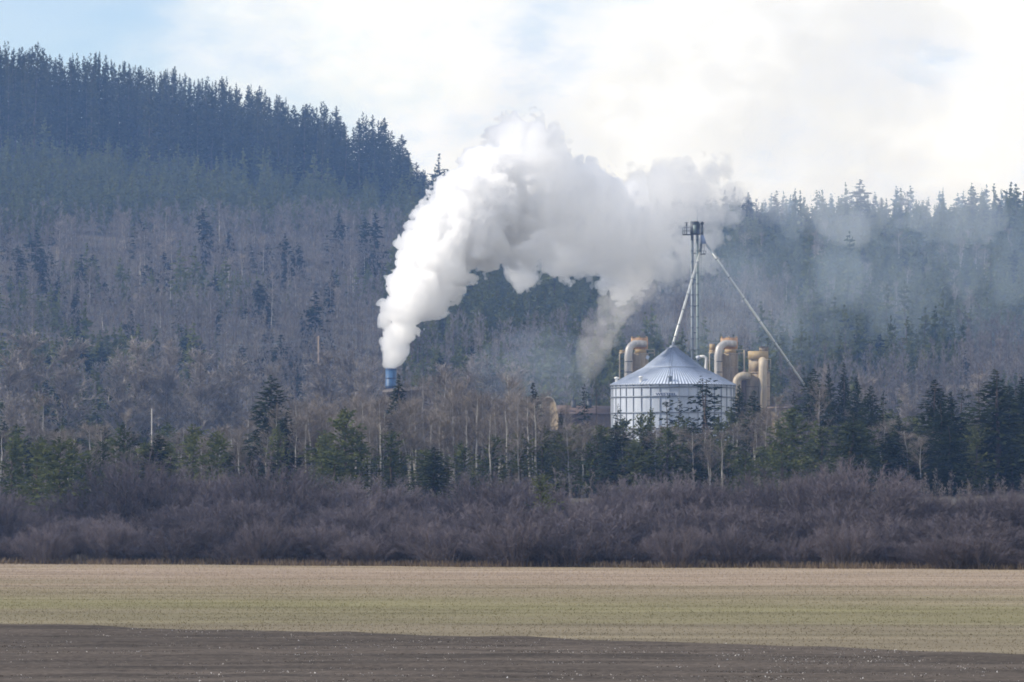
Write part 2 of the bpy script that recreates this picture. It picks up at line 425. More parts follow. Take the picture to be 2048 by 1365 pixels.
M_yellow = solid_mat('yellow_ochre_paint', (0.41, 0.305, 0.165), 0.6, var=0.3)
M_tan = solid_mat('tan_paint', (0.36, 0.285, 0.19), 0.65, var=0.5, scale=0.9)
M_cream = solid_mat('cream_duct', (0.43, 0.365, 0.27), 0.5, var=0.4, scale=0.9)
M_grey = solid_mat('grey_duct', (0.45, 0.43, 0.41), 0.45, 0.15, var=0.4, scale=1.1)
M_white = solid_mat('white_steel', (0.72, 0.72, 0.70), 0.5, var=0.15)
M_blue = solid_mat('blue_stack_paint', (0.045, 0.12, 0.26), 0.5, var=0.35, scale=1.5)
M_dullw = solid_mat('weathered_cladding', (0.15, 0.128, 0.11), 0.85, var=0.35)
M_dullr = solid_mat('weathered_roof', (0.12, 0.105, 0.10), 0.85, var=0.35)
M_brown = solid_mat('brown_roof', (0.135, 0.098, 0.085), 0.8, var=0.3)
M_brownw = solid_mat('brown_cladding', (0.13, 0.10, 0.085), 0.8, var=0.3)
M_navy = solid_mat('navy_lettering', (0.04, 0.06, 0.13), 0.6, var=0.1)
M_panel = solid_mat('faded_panel', (0.50, 0.54, 0.62), 0.5, var=0.1)
M_wood = solid_mat('pole_wood', (0.30, 0.23, 0.17), 0.85, var=0.3)

Ys = 1100.0
SC = Ys / F
c0 = at(1350, 767, Ys); gz = float(terrain(c0[0], Ys))
ze = c0[2]; RS = 125 * SC; cx, cyy = c0[0], Ys + RS
# ---- grain silo
silo = empty('grain_silo', (cx, cyy, gz)); o3 = (0, 0, 0)
tag(silo, 'round galvanised steel grain silo with cone roof standing behind the spruces', 'silo')
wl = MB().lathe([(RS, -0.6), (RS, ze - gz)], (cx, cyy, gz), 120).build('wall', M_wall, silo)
def roof_z(r): return np.interp(r, [8 * SC, 58 * SC, RS + 0.28], [at(0, 694, Ys)[2] - ze, at(0, 732.6, Ys)[2] - ze, -0.12])
rb = MB(); n = 480
a = np.linspace(0, 2 * np.pi, n, endpoint=False)
a = a + np.where(np.arange(n) % 4 == 1, -0.004, np.where(np.arange(n) % 4 == 3, 0.004, 0))
rings = [8 * SC, 33 * SC, 57.6 * SC, 58.2 * SC, 92 * SC, RS + 0.28]
Vr = []
for i, r in enumerate(rings):
    up = np.where(np.arange(n) % 4 == 0, 0.20, 0.0) + (0.10 if i in (1, 2, 0) else 0)
    Vr.append(np.stack([cx + r * np.cos(a), cyy + r * np.sin(a), ze + roof_z(r) + up], -1))
ii = np.arange(len(rings) - 1)[:, None] * n; jj = np.arange(n)[None]; kk = (jj + 1) % n
Qr = np.stack([ii + jj, ii + kk, ii + n + kk, ii + n + jj], -1)[..., ::-1]
rib = np.isin(np.arange(n) % 4, (0, 3))
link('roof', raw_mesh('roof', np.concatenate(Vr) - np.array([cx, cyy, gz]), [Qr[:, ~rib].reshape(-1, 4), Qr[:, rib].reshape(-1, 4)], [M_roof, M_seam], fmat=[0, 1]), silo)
za = at(0, 694, Ys)[2]
MB().lathe([(8.2 * SC, -0.1), (8.2 * SC, 0.35), (5 * SC, 0.7), (2.6 * SC, 0.75), (2.6 * SC, 1.5), (0.01, 1.55)], (cx, cyy, za), 24).build('roof_collar', M_rib, silo)
MB().lathe([(RS + 0.30, -0.30), (RS + 0.36, -0.30), (RS + 0.36, -0.12), (RS + 0.30, -0.12)], (cx, cyy, ze), 96).build('eave_ring', M_rib, silo)
MB().lathe([(58.8 * SC, -0.05), (59.6 * SC, -0.05), (59.4 * SC, 0.13), (58.6 * SC, 0.13)], (cx, cyy, ze + roof_z(58.8 * SC)), 96).build('roof_seam', M_rib, silo)
for py in (774, 793, 825, 857):
    zz = at(0, py, Ys)[2]
    MB().lathe([(RS + 0.10, -0.13), (RS + 0.24, -0.13), (RS + 0.24, 0.13), (RS + 0.10, 0.13), (RS + 0.10, -0.13)], (cx, cyy, zz), 96).build('wind_ring', M_rib, silo)
for k in range(40):
    an = -math.pi / 2 + R(-5.3 + 9.0 * k)
    if math.sin(an) > 0.15: continue
    ux, uy = math.cos(an), math.sin(an); tx, ty = -uy, ux; m = MB(); w_ = 0.075
    v = []
    for zz in (gz - 0.3, ze - 0.12):
        for rr_, s_ in ((RS + 0.005, -1), (RS + 0.005, 1), (RS + 0.17, 1), (RS + 0.17, -1)):
            v.append((cx + ux * rr_ + tx * w_ * s_, cyy + uy * rr_ + ty * w_ * s_, zz))
    m._add(v, [(0,3,2,1),(4,5,6,7),(0,1,5,4),(1,2,6,5),(2,3,7,6),(3,0,4,7)])
    m.build('stiffener', M_rib, silo)
# roof vents by the eave, hatch ladder
for px in (1227, 1278, 1340):
    an = -math.acos(np.clip((px - 1350) / 125, -0.985, 1)); rr_ = RS - 0.9
    p = (cx + rr_ * math.cos(an), cyy + rr_ * math.sin(an), ze + roof_z(rr_))
    MB().lathe([(0.32, -0.15), (0.32, 0.75), (0.55, 0.8), (0.5, 1.05), (0.01, 1.2)], p, 12).build('roof_vent', M_white if px < 1300 else M_leg, silo)
m = MB()                                            # roof ladder up the cone
an = R(-97)
for s_ in (-0.22, 0.22):
    pts = [(cx + r * math.cos(an) + s_ * -math.sin(an), cyy + r * math.sin(an) + s_ * math.cos(an), ze + roof_z(r) + 0.22) for r in (RS, 58 * SC, 9 * SC)]
    m.tube(pts, 0.03, 5)
m.build('roof_ladder', M_rib, silo)
# lettering on the wall
def wall_pt(u, z, d): an = -math.pi / 2 + u / RS; return (cx + (RS + d) * math.cos(an), cyy + (RS + d) * math.sin(an), z)
u0 = (1312 - 1350) * SC * 1.02; u1 = (1351 - 1350) * SC + 0.2
zt, zb = at(0, 785.8, Ys)[2] - 0.02, at(0, 791.6, Ys)[2] + 0.02
us = np.linspace(u0 - 0.35, u1 + 0.35, 14); v = [wall_pt(u, z, 0.26) for z in (zb - 0.05, zt + 0.14) for u in us]
pm = MB(); q = np.arange(13)[:, None]; pm._add(v, np.concatenate([q, q + 1, q + 15, q + 14], 1)); sign = pm.build('name_panel', M_panel, silo)
cu = bpy.data.curves.new('lettering', 'FONT'); cu.body = 'WESTEEL'; cu.size = 1.0; cu.offset = 0.035; cu.resolution_u = 3
to = bpy.data.objects.new('lettering_curve', cu); col.objects.link(to)
dg = bpy.context.evaluated_depsgraph_get(); tm = bpy.data.meshes.new_from_object(to.evaluated_get(dg)); bpy.data.objects.remove(to); bpy.data.curves.remove(cu)
tv = np.empty(len(tm.vertices) * 3, np.float32); tm.vertices.foreach_get('co', tv); tv = tv.reshape(-1, 3)
lo, hi = tv.min(0), tv.max(0)
nv = np.array([wall_pt(u0 + (p[0] - lo[0]) / (hi[0] - lo[0]) * (u1 - u0), zb + (p[1] - lo[1]) / (hi[1] - lo[1]) * (zt - zb), 0.275) for p in tv]) - np.array([cx, cyy, gz])
tm.vertices.foreach_set('co', nv.astype(np.float32).ravel()); tm.materials.clear(); tm.materials.append(M_navy); tm.update(); tm.name = 'lettering'
link('lettering', tm, sign)

# ---- elevator tower with head, platform, distributor and two spouts
Yt = 1142.0
def P(px, py, Y=Yt): return at(px, py, Y)
def seg_box(mb, x0, y0, x1, y1, Y, dep, Yoff=0.0):
    a_, b_ = at(x0, y1, Y), at(x1, y0, Y)
    mb.box((a_[0], Y + Yoff, a_[2]), (b_[0], Y + Yoff + dep, b_[2])); return mb
tz = float(terrain(P(1390, 700)[0], Yt))
tw_ = empty('grain_elevator', (P(1390, 700)[0], Yt, tz))
tag(tw_, 'tall bucket elevator with twin legs, railed head platform and two long sloping spouts', 'grain elevator')
def leg(x0, x1, mat_):
    a_, b_ = P(x0, 468), P(x1, 468)
    m = MB().box((a_[0], Yt - 0.3, tz - 0.5), (b_[0], Yt + 0.3, a_[2]))
    o = m.build('leg_casing', mat_, tw_)
    for py in range(480, 760, 22):
        zz = P(0, py)[2]; MB().box((a_[0] - 0.07, Yt - 0.37, zz - 0.06), (b_[0] + 0.07, Yt + 0.37, zz + 0.06)).build('flange', M_dark, o)
leg(1381.6, 1387.0, M_leg); leg(1392.4, 1397.2, M_legg)
for py in (507, 560, 613, 666, 719):
    a_, b_ = P(1387, py), P(1392.4, py); MB().box((a_[0], Yt - 0.1, a_[2] - 0.09), (b_[0], Yt + 0.1, a_[2] + 0.09)).build('cross_tie', M_dark, tw_)
m = MB(); xl = P(1398.6, 480)[0]
for s_ in (0, 0.42): m.tube([(xl + s_, Yt - 0.45, tz), (xl + s_, Yt - 0.45, P(0, 476)[2])], 0.025, 4)
for zz in np.arange(tz + 1, P(0, 476)[2], 0.6): m.tube([(xl, Yt - 0.45, zz), (xl + 0.42, Yt - 0.45, zz)], 0.018, 4)
m.build('ladder', M_legg, tw_)
hd = MB(); a_, b_ = P(1381.3, 469.5), P(1393.5, 443.5)
hd.box((a_[0], Yt - 0.75, a_[2]), (b_[0], Yt + 0.75, b_[2]))
an = np.linspace(math.pi * 0.5, -0.15, 9); cxh, czh, rh = b_[0], (a_[2] + b_[2]) / 2 + 0.35, (b_[2] - a_[2]) / 2 - 0.3
n = len(an); pr = [(cxh + 0.72 * rh * math.cos(t), czh + rh * math.sin(t)) for t in an] + [(cxh + 0.72 * rh, a_[2]), (cxh, a_[2])]
v = [(x, Yt - 0.7, z) for x, z in pr] + [(x, Yt + 0.7, z) for x, z in pr]; k = len(pr); i = np.arange(k); j = (i + 1) % k
hd._add(v, np.stack([i, j, j + k, i + k], 1)); hd.N.append(np.arange(k)[None] + hd.n - 2 * k); hd.N.append(np.arange(k)[None, ::-1] + hd.n - k)
head = hd.build('head_housing', M_dark, tw_)
a2, b2 = P(1386.2, 467.5), P(1392.4, 450.5); MB().box((a2[0], Yt - 0.80, a2[2]), (b2[0], Yt - 0.752, b2[2])).build('access_door', M_legg, head)
th = MB(); seg_box(th, 1399.0, 456.5, 1406.6, 469.5, Yt, 1.0, -0.5); th.build('discharge_throat', M_leg, tw_)
mo = MB(); c_ = P(1404.2, 447.3); mo.tube([(c_[0], Yt - 0.55, c_[2]), (c_[0], Yt + 0.45, c_[2])], 0.38, 14); mo.box((c_[0] - 0.2, Yt - 0.2, c_[2] - 1.0), (c_[0] + 0.2, Yt + 0.2, c_[2] - 0.3)); mo.build('motor', M_dark, tw_)
pf = MB(); a_, b_ = P(1365.5, 470.6), P(1399, 469.2); pf.box((a_[0], Yt - 1.2, a_[2]), (b_[0], Yt - 0.78, b_[2])); pf.box((a_[0], Yt - 1.2, a_[2] - 0.004), (P(1381.2, 0)[0], Yt + 1.2, b_[2] - 0.02)); plat = pf.build('platform', M_dark, tw_)
rl = MB(); zt_, zf = P(0, 455.3)[2], b_[2]
for px in (1365.2, 1368.6, 1373, 1380.6):
    for yo in (-1.15, 1.15): x = P(px, 0)[0]; rl.tube([(x, Yt + yo, zf), (x, Yt + yo, zt_)], 0.035, 5)
for z in (zt_, (zt_ + zf) / 2):
    x0_, x1_ = P(1365.2, 0)[0], P(1380.6, 0)[0]
    rl.tube([(x1_, Yt - 1.15, z), (x0_, Yt - 1.15, z)], 0.03, 5); rl.tube([(x1_, Yt + 1.15, z), (x0_, Yt + 1.15, z)], 0.03, 5); rl.tube([(x0_, Yt - 1.15, z), (x0_, Yt + 1.15, z)], 0.03, 5)
rl.build('railing', M_dark, plat)
hs = MB(); x = P(1372.6, 0)[0]; hs.tube([(x, Yt - 0.6, zf), (x, Yt - 0.6, P(0, 447)[2])], 0.09, 6); hs.box((x - 0.16, Yt - 0.75, P(0, 452.5)[2]), (x + 0.16, Yt - 0.45, P(0, 446.5)[2])); hs.tube([(x - 0.45, Yt - 0.6, P(0, 446.5)[2]), (x + 0.45, Yt - 0.6, P(0, 445)[2])], 0.05, 5); hs.build('hoist_post', M_dark, tw_)
an_ = MB(); x = P(1394, 0)[0]; an_.tube([(x, Yt, P(0, 446)[2]), (x, Yt, P(0, 419)[2])], [0.03, 0.015], 5); an_.build('antenna', M_leg, tw_)
cn = MB(); t0, t1, t2 = P(1404.3, 470), P(1404.3, 478), P(1406.8, 488)
def hopper(mb, p0, w0, p1, w1, dy=0.45):
    v = [];
    for p, w_ in ((p0, w0), (p1, w1)): v += [(p[0] - w_, Yt - dy, p[2]), (p[0] + w_, Yt - dy, p[2]), (p[0] + w_, Yt + dy, p[2]), (p[0] - w_, Yt + dy, p[2])]
    mb._add(v, [(0,3,2,1),(4,5,6,7),(0,1,5,4),(1,2,6,5),(2,3,7,6),(3,0,4,7)])
hopper(cn, t0, 0.30, t2, 0.70); cn.build('distributor', M_bluegrey, tw_)
db = MB(); db.tube([P(1402.5, 488), P(1402, 497), P(1399.5, 506)], [0.28, 0.26, 0.26], 8); db.build('two_way_chute', M_leg, tw_)
lp = MB(); seg_box(lp, 1401.3, 508.2, 1411, 509.6, Yt, 1.6, -1.0)
for px, yo in ((1401.6, -0.95), (1410.8, -0.95), (1410.8, 0.55), (1406, -0.95)): x = P(px, 0)[0]; lp.tube([(x, Yt + yo, P(0, 508.5)[2]), (x, Yt + yo, P(0, 502.5)[2])], 0.03, 4)
lp.tube([(P(1401.6, 0)[0], Yt - 0.95, P(0, 502.6)[2]), (P(1410.8, 0)[0], Yt - 0.95, P(0, 502.6)[2])], 0.03, 4); lp.tube([P(1403.5, 488), P(1403, 508.5)], 0.04, 4); lp.tube([P(1408.5, 488), P(1408, 508.5)], 0.04, 4)
lp.build('lower_platform', M_dark, tw_)
def spout(pts, rad, flg):
    pts = np.array(pts); s_ = MB().tube(pts, rad, 12).build('spout', M_spout, tw_, smooth=True)
    for t in flg:
        p = pts[0] + (pts[-1] - pts[0]) * t; d = unit(pts[-1] - pts[0]) * 0.10; MB().tube([p - d, p + d], rad + 0.09, 12).build('flange', M_leg, s_)
tip = np.array([cx, cyy, za + 1.0]); top = P(1400, 505)
spout([top, top + (tip - top) * 0.5, tip], 0.25, (0.12, 0.30, 0.47, 0.64, 0.80, 0.93))
e1, e2 = P(1412.6, 489), P(1640, 815, Yt + 6)
spout([e1, e1 + (e2 - e1) * 0.5, e2], 0.25, (0.09, 0.2, 0.33, 0.47, 0.6, 0.72))
tr = MB(); pb = e1 + (e2 - e1) * 0.62
for d_ in (0.0, 0.035): p = e1 + (e2 - e1) * (0.61 + d_); tr.tube([p, p + np.array([-1.0, 0.0, -1.6])], 0.06, 5)
tr.build('spout_brace', M_dark, tw_)

# ---- dust collectors beside the silo
def collector(dx, label, extra):
    Yc = 1136.0 if dx == 0 else 1138.0
    q = lambda px, py: at(px + dx, py, Yc)
    b = q(1275, 720); g0 = float(terrain(b[0], Yc))
    o = empty('dust_collector', (b[0], Yc, g0)); tag(o, label, 'dust collector')
    def bx(x0, y0, x1, y1, dep=2.4, yo=0.0): return seg_box(MB(), x0 + dx, y0, x1 + dx, y1, Yc, dep, yo)
    m = MB(); a_, b_ = q(1264.5, 706.5), q(1297, 706.5); m.box((a_[0], Yc, g0 - 0.3), (b_[0], Yc + 3.2, a_[2]))
    body = m.build('housing', M_tan, o)
    st = MB()
    for px in (1265.2, 1280, 1296.3): a_ = q(px, 707); st.box((a_[0] - 0.07, Yc - 0.09, g0), (a_[0] + 0.07, Yc - 0.003, a_[2] - 0.02))
    for py in (707.6, 735): a_, b_ = q(1264.6, py), q(1297, py); st.box((a_[0], Yc - 0.13, a_[2] - 0.09), (b_[0], Yc - 0.095, a_[2] + 0.09))
    st.build('frame', M_cream, body)
    fan = bx(1262.5, 675.5, 1296, 699, 2.6, 0.5); fo = fan.build('fan_casing', M_orange, o)
    a_, b_ = q(1262.5, 675.5), q(1296, 675.5)
    for k in range(3):
        x = a_[0] + 0.25 + k * (b_[0] - a_[0] - 0.5) / 2; MB().box((x - 0.2, Yc + 0.45, a_[2]), (x + 0.2, Yc + 0.9, a_[2] + 0.25)).build('lug', M_yellow, fo)
    bs = bx(1270, 699, 1293, 706.3, 2.0, 0.3); bs.build('fan_base', M_yellow, o)
    # elbow duct rising in front, over and into the fan casing
    pts = [(q(1256, 800)[0], Yc - 1.2, g0 + 0.2), (q(1256, 705)[0], Yc - 1.2, q(0, 712)[2])]
    for t in np.linspace(0, 1, 9):
        an = math.pi - t * math.pi / 2; rr_ = 18 * Yc / F
        pts.append((q(1274.5, 0)[0] + rr_ * math.cos(an), Yc - 1.2 + 0.9 * t ** 2, q(0, 705.5)[2] + rr_ * math.sin(an) * 1.02))
    e = q(1284, 688); pts.append((e[0], Yc - 0.1, e[2] + 0.02)); pts.append((e[0] + 0.8, Yc + 0.35, e[2]))
    rad = np.interp(np.arange(len(pts)), [0, 2, len(pts) - 1], [0.84, 0.86, 0.70])
    du = MB().tube(pts, rad, 18).build('elbow_duct', M_grey, o, smooth=True)
    for py in (724, 745): z = q(0, py)[2]; MB().tube([(q(1256, 0)[0], Yc - 1.2, z - 0.09), (q(1256, 0)[0], Yc - 1.2, z + 0.09)], 0.90, 18).build('duct_band', M_dark, du)
    pl_ = MB(); a_, b_ = q(1238, 706), q(1264.4, 706); pl_.box((a_[0], Yc - 0.4, a_[2] - 0.1), (b_[0], Yc + 2.4, a_[2] + 0.1)); pl_.build('walkway', M_cream, o); a_, b_ = q(1297.1, 706), q(1308, 706); pf_ = MB().box((a_[0], Yc - 0.4, a_[2] - 0.1), (b_[0], Yc + 2.4, a_[2] + 0.1)).build('walkway', M_cream, o)
    hr = MB(); x0_, x1_ = q(1290, 0)[0], q(1308, 0)[0]; zt_ = q(0, 700)[2]; zf_ = q(0, 706)[2]
    hr.tube([(x0_, Yc - 0.3, zt_), (x1_, Yc - 0.3, zt_), (x1_, Yc - 0.3, zf_ - 0.8)], 0.09, 6)
    hr.tube([(x1_, Yc + 2.3, zf_), (x1_, Yc + 2.3, zt_), (x1_, Yc - 0.3, zt_)], 0.05, 5); hr.build('handrail', M_cream, pf_)
    cb = MB(); a_, b_ = q(1239.5, 700.5), q(1251, 705.2); cb.box((a_[0], Yc + 0.6, b_[2]), (b_[0], Yc + 2, a_[2])); cb.build('control_box', M_yellow, o)
    pp = MB(); x = q(1238.8, 0)[0]; pp.tube([(x, Yc - 0.5, g0), (x, Yc - 0.5, q(0, 709)[2]), (x + 0.25, Yc - 0.5, q(0, 706.8)[2]), (x + 0.9, Yc - 0.5, q(0, 706)[2])], 0.13, 8); pp.build('downpipe', M_cream, o)
    if extra:
        m = MB(); x = q(1307.5, 0)[0]; m.tube([(x, Yc - 0.6, g0), (x, Yc - 0.6, q(0, 701)[2])], 0.17, 8); m.build('downpipe', M_cream, o)
        m = MB(); a_, b_ = q(1240.2, 688), q(1250.5, 700.4); m.box((a_[0], Yc + 0.8, b_[2]), (b_[0], Yc + 2.2, a_[2])); m.build('hopper', M_yellow, o)
    else:
        m = MB(); a_ = q(1294.5, 716); m._add([(a_[0] - 0.4, Yc - 0.5, a_[2] - 0.1), (a_[0] + 0.2, Yc - 0.55, a_[2] - 0.5), (a_[0] + 0.5, Yc - 0.5, a_[2] + 0.25), (a_[0] - 0.1, Yc - 0.5, a_[2] + 0.6)], [(0, 1, 2, 3)]); m.build('hatch_cover', M_panel, body)
    return o
collector(0, 'dust collector with grey elbow duct and ochre fan casing left of the silo', False)
collector(179.5, 'dust collector with grey elbow duct and ochre fan casing right of the silo', True)
vt = empty('vent_pipe', P(1412, 722, 1139)); tag(vt, 'small white capped vent pipe between the silo roof and the right dust collector', 'vent pipe')
p = P(1412, 722, 1139); m = MB(); m.tube([(p[0], 1139, gz), (p[0], 1139, p[2]), (p[0] + .05, 1139, p[2] + 0.6), (p[0] - 0.5, 1139, p[2] + 0.95), (p[0] - 1.4, 1139, p[2] + 0.9)], 0.34, 10); m.build('pipe', M_white, vt, smooth=True)
m = MB(); m.tube([(p[0] - 1.4, 1139, p[2] + 0.9), (p[0] - 2.1, 1139, p[2] + 0.5)], [0.4, 0.5], 10); m.build('cowl', M_panel, vt)

# ---- tan filter house at the right
Yc = 1132.0; q = lambda px, py: at(px, py, Yc); b = q(1515, 800); g0 = float(terrain(b[0], Yc))
fh = empty('filter_house', (b[0], Yc, g0)); tag(fh, 'stepped tan filter tower with rounded ducts at the right end of the mill', 'filter tower')
m = MB(); a_, b_ = q(1489, 744), q(1540, 744); m.box((a_[0], Yc, g0 - 0.4), (b_[0], Yc + 5, a_[2])); bd = m.build('base_block', M_tan, fh)
for py in (746, 774, 802): a_, b_ = q(1489, py), q(1540, py); MB().box((a_[0] - 0.05, Yc - 0.05, a_[2] - 0.05), (b_[0] + 0.05, Yc - 0.003, a_[2] + 0.05)).build('panel_seam', M_brownw, bd)
seg_box(MB(), 1499, 719, 1536.5, 743.6, Yc, 4, 0.4).build('middle_block', M_tan, fh)
seg_box(MB(), 1497.6, 702.5, 1537, 718.6, Yc, 4.2, 0.3).build('upper_block', M_yellow, fh)
seg_box(MB(), 1520, 695, 1537.2, 702.1, Yc, 3, 0.6).build('cap_block', M_tan, fh)
seg_box(MB(), 1519, 693.8, 1538, 694.8, Yc, 3.2, 0.5).build('cap_rim', M_brownw, fh)
pts = [(q(1524, 0)[0], Yc - 1.1, g0)] + [(q(1524, 0)[0], Yc - 1.1, q(0, 735)[2])]
for t in np.linspace(0.1, 1, 6): an = t * math.pi / 2; pts.append((q(1524, 0)[0], Yc - 1.1 + 1.4 * (1 - math.cos(an)), q(0, 735)[2] + 1.4 * math.sin(an)))
MB().tube(pts, 0.92, 16).build('rounded_duct', M_cream, fh, smooth=True)
pts = [(q(1472, 0)[0], Yc - 1.6, g0), (q(1472, 0)[0], Yc - 1.6, q(0, 766)[2])]
for t in np.linspace(0.15, 1, 7): an = math.pi - t * math.pi / 2; pts.append((q(1485, 0)[0] + 13 * Yc / F * math.cos(an), Yc - 1.6, q(0, 766)[2] + 13 * Yc / F * math.sin(an)))
pts.append((q(1489.5, 0)[0] + 0.9, Yc - 1.2, q(0, 753)[2]))
MB().tube(pts, 0.92, 16).build('bent_duct', M_cream, fh, smooth=True)
MB().tube([(q(1486, 0)[0], Yc - 0.4, g0), (q(1486, 0)[0], Yc - 0.4, q(0, 746)[2]), (q(1490, 0)[0], Yc - 0.2, q(0, 744)[2])], 0.55, 12).build('cyclone', M_brownw, fh, smooth=True)
m = MB(); x0_, x1_ = q(1523, 0)[0], q(1539.6, 0)[0]; zt_, zf_ = q(0, 719.5)[2], q(0, 739.5)[2]
m.tube([(x0_, Yc - 0.9, zt_), (x1_, Yc - 0.9, zt_), (x1_, Yc - 0.9, zf_), (x1_ - 0.9, Yc - 0.9, zf_)], 0.10, 6); m.tube([(x1_, Yc - 0.9, zt_), (x1_, Yc + 1.5, zt_)], 0.07, 5); m.build('handrail', M_cream, fh)
m = MB()
for s_ in (0, 0.5): m.tube([(q(1533, 0)[0] + s_, Yc - 0.2, q(0, 694)[2]), (q(1540, 0)[0] + s_, Yc - 0.2, q(0, 682)[2])], 0.05, 4)
m.build('support_strut', M_dark, fh)

# ---- blue stack on the long brown mill building
q = lambda px, py: at(px, py, STK); b = q(782, 775); g0 = float(terrain(b[0], STK + 6))
def hall(name, label, x0, x1, py_eave, py_ridge, Y, dep, wmat, rmat, cat, slope=0.0):
    a_, b_ = at(x0, py_eave, Y), at(x1, py_eave, Y); g = float(terrain((a_[0] + b_[0]) / 2, Y)); zr = at(x0, py_ridge, Y)[2] + 0.5
    o = empty(name, ((a_[0] + b_[0]) / 2, Y + dep / 2, g)); tag(o, label, cat)
    dz = slope * (b_[0] - a_[0])
    m = MB(); v = []
    for yy in (Y, Y + dep):
        v += [(a_[0], yy, g - 1), (b_[0], yy, g - 1), (b_[0], yy, a_[2] + dz), (a_[0], yy, a_[2])]
    m._add(v, [(0,1,2,3),(5,4,7,6),(1,5,6,2),(4,0,3,7)]); wo = m.build('wall', wmat, o)
    m = MB(); e = 0.4; v = []
    for xx, d_ in ((a_[0] - e, 0), (b_[0] + e, dz)):
        v += [(xx, Y - e, a_[2] + d_), (xx, Y + dep / 2, zr + d_), (xx, Y + dep + e, a_[2] + d_), (xx, Y + dep + e, a_[2] + d_ + 0.18), (xx, Y + dep / 2, zr + d_ + 0.2), (xx, Y - e, a_[2] + d_ + 0.18)]
    m._add(v, [(0,6,7,1),(1,7,8,2),(2,8,9,3),(3,9,10,4),(4,10,11,5),(5,11,6,0)]); m.N.append(np.arange(6)[None]); m.N.append(np.arange(6)[None, ::-1] + 6)
    m.build('roof', rmat, o)
    fb = MB(); nW = max(3, int((b_[0] - a_[0]) / 3))
    for k in range(nW + 1):
        t = k / nW; x = a_[0] + (b_[0] - a_[0]) * t; fb.box((x - 0.06, Y - 0.06, g), (x + 0.06, Y - 0.004, a_[2] + dz * t - 0.05))
    fb.build('cladding_seam', M_brown, wo)
    return o
hall('mill_building', 'long low brown mill building under the blue stack, half hidden by bare aspens', 768, 862, 786, 781, STK - 15, 26, M_dullw, M_dullr, 'mill building', 0.06)
hall('mill_shed', 'low brown roofed shed left of the silo with two black chimneys', 1092, 1236, 828, 816, 1118, 16, M_brownw, M_brown, 'shed', -0.01)
hall('pale_shed', 'low pale shed showing behind the spruces right of the filter tower', 1538, 1592, 818, 814, 1128, 14, M_tan, M_brownw, 'shed')
st = empty('blue_stack', (b[0], STK, b[2] - 2)); tag(st, 'short wide blue steel stack pouring out white steam', 'stack')
rS = 11 * STK / F
zt_ = q(0, 738)[2]
MB().lathe([(rS, q(0, 790)[2] - zt_), (rS, 0), (rS - 0.08, 0.0), (rS - 0.08, -1.5)], (b[0], STK, zt_), 40).build('shell', M_blue, st, smooth=True)
for py in (740, 757, 774): MB().lathe([(rS + 0.003, -0.09), (rS + 0.06, -0.09), (rS + 0.06, 0.09), (rS + 0.003, 0.09)], (b[0], STK, q(0, py)[2]), 40).build('stack_band', M_navy, st)
Yk = 1110.0; q = lambda px, py: at(px, py, Yk)
dm = empty('tan_hood', (q(1098, 0)[0], Yk, float(terrain(q(1098, 0)[0], Yk)))); tag(dm, 'rounded tan hood beside the dark spruce at the left end of the shed', 'hood')
pr = [(1085, 860), (1085, 800), (1089, 796), (1095, 794.5), (1101, 795), (1106, 799), (1110, 806), (1113, 818), (1116, 835), (1117, 860)]
m = MB(); v = [(q(x, 0)[0], Yk + yo, q(0, y)[2]) for yo in (0, 4) for x, y in pr]; k = len(pr); i = np.arange(k); j = (i + 1) % k
m._add(v, np.stack([i, i + k, j + k, j], 1)); m.N.append(np.arange(k)[None, ::-1]); m.N.append(np.arange(k)[None] + k); m.build('shell', M_tan, dm)
m = MB(); m.tube([(q(x, 0)[0], Yk - 0.1, q(0, y)[2]) for x, y in pr], 0.12, 6); m.build('rim', M_cream, dm)
for px, lb in ((1147.5, 'black square chimney with a thin pipe on the shed roof, the left one'), (1178.5, 'black square chimney on the shed roof right beside the thin spruce')):
    q = lambda a, b_: at(a, b_, 1124); p = q(px, 815); ck = empty('chimney', (p[0], 1124, p[2] - 0.6)); tag(ck, lb, 'chimney', 'black chimneys on the shed roof')
    m = MB(); m.box((p[0] - 0.5, 1123.5, p[2] - 1.2), (p[0] + 0.5, 1124.5, q(0, 800)[2])); m.box((p[0] - 0.58, 1123.42, q(0, 801)[2]), (p[0] + 0.58, 1124.58, q(0, 799.4)[2])); m.build('casing', M_dark, ck)
    m = MB(); m.tube([(p[0] - 0.1, 1124, q(0, 800)[2]), (p[0] - 0.1, 1124, q(0, 783)[2])], 0.11, 6); m.build('flue_pipe', M_dark, ck)

# ---- utility pole with its wires
Yp = 1240.0; b = at(637, 672, Yp); g0 = float(terrain(b[0], Yp))
up = empty('utility_pole', (b[0], Yp, g0)); tag(up, 'wooden utility pole rising among bare trees on the hillside', 'utility pole')
MB().tube([(b[0], Yp, g0 - 0.5), (b[0], Yp, b[2])], [0.24, 0.15], 8).build('pole', M_wood, up)
m = MB(); m.box((b[0] - 0.6, Yp - 0.14, b[2] - 0.55), (b[0] + 0.6, Yp - 0.05, b[2] - 0.42)); m.build('crossarm', M_wood, up)
def wire(p0, p1, sag): t = np.linspace(0, 1, 16); return [p0 + (p1 - p0) * u - np.array([0, 0, sag * 4 * u * (1 - u)]) for u in t]
m = MB(); m.tube(wire(np.array([b[0] - 0.5, Yp, b[2] - 0.35]), at(440, 690, Yp + 20), 0.8), 0.035, 4); m.tube(wire(np.array([b[0] + 0.5, Yp, b[2] - 0.35]), at(730, 712, Yp - 30), 0.4), 0.035, 4); m.build('wire', M_leg, up)
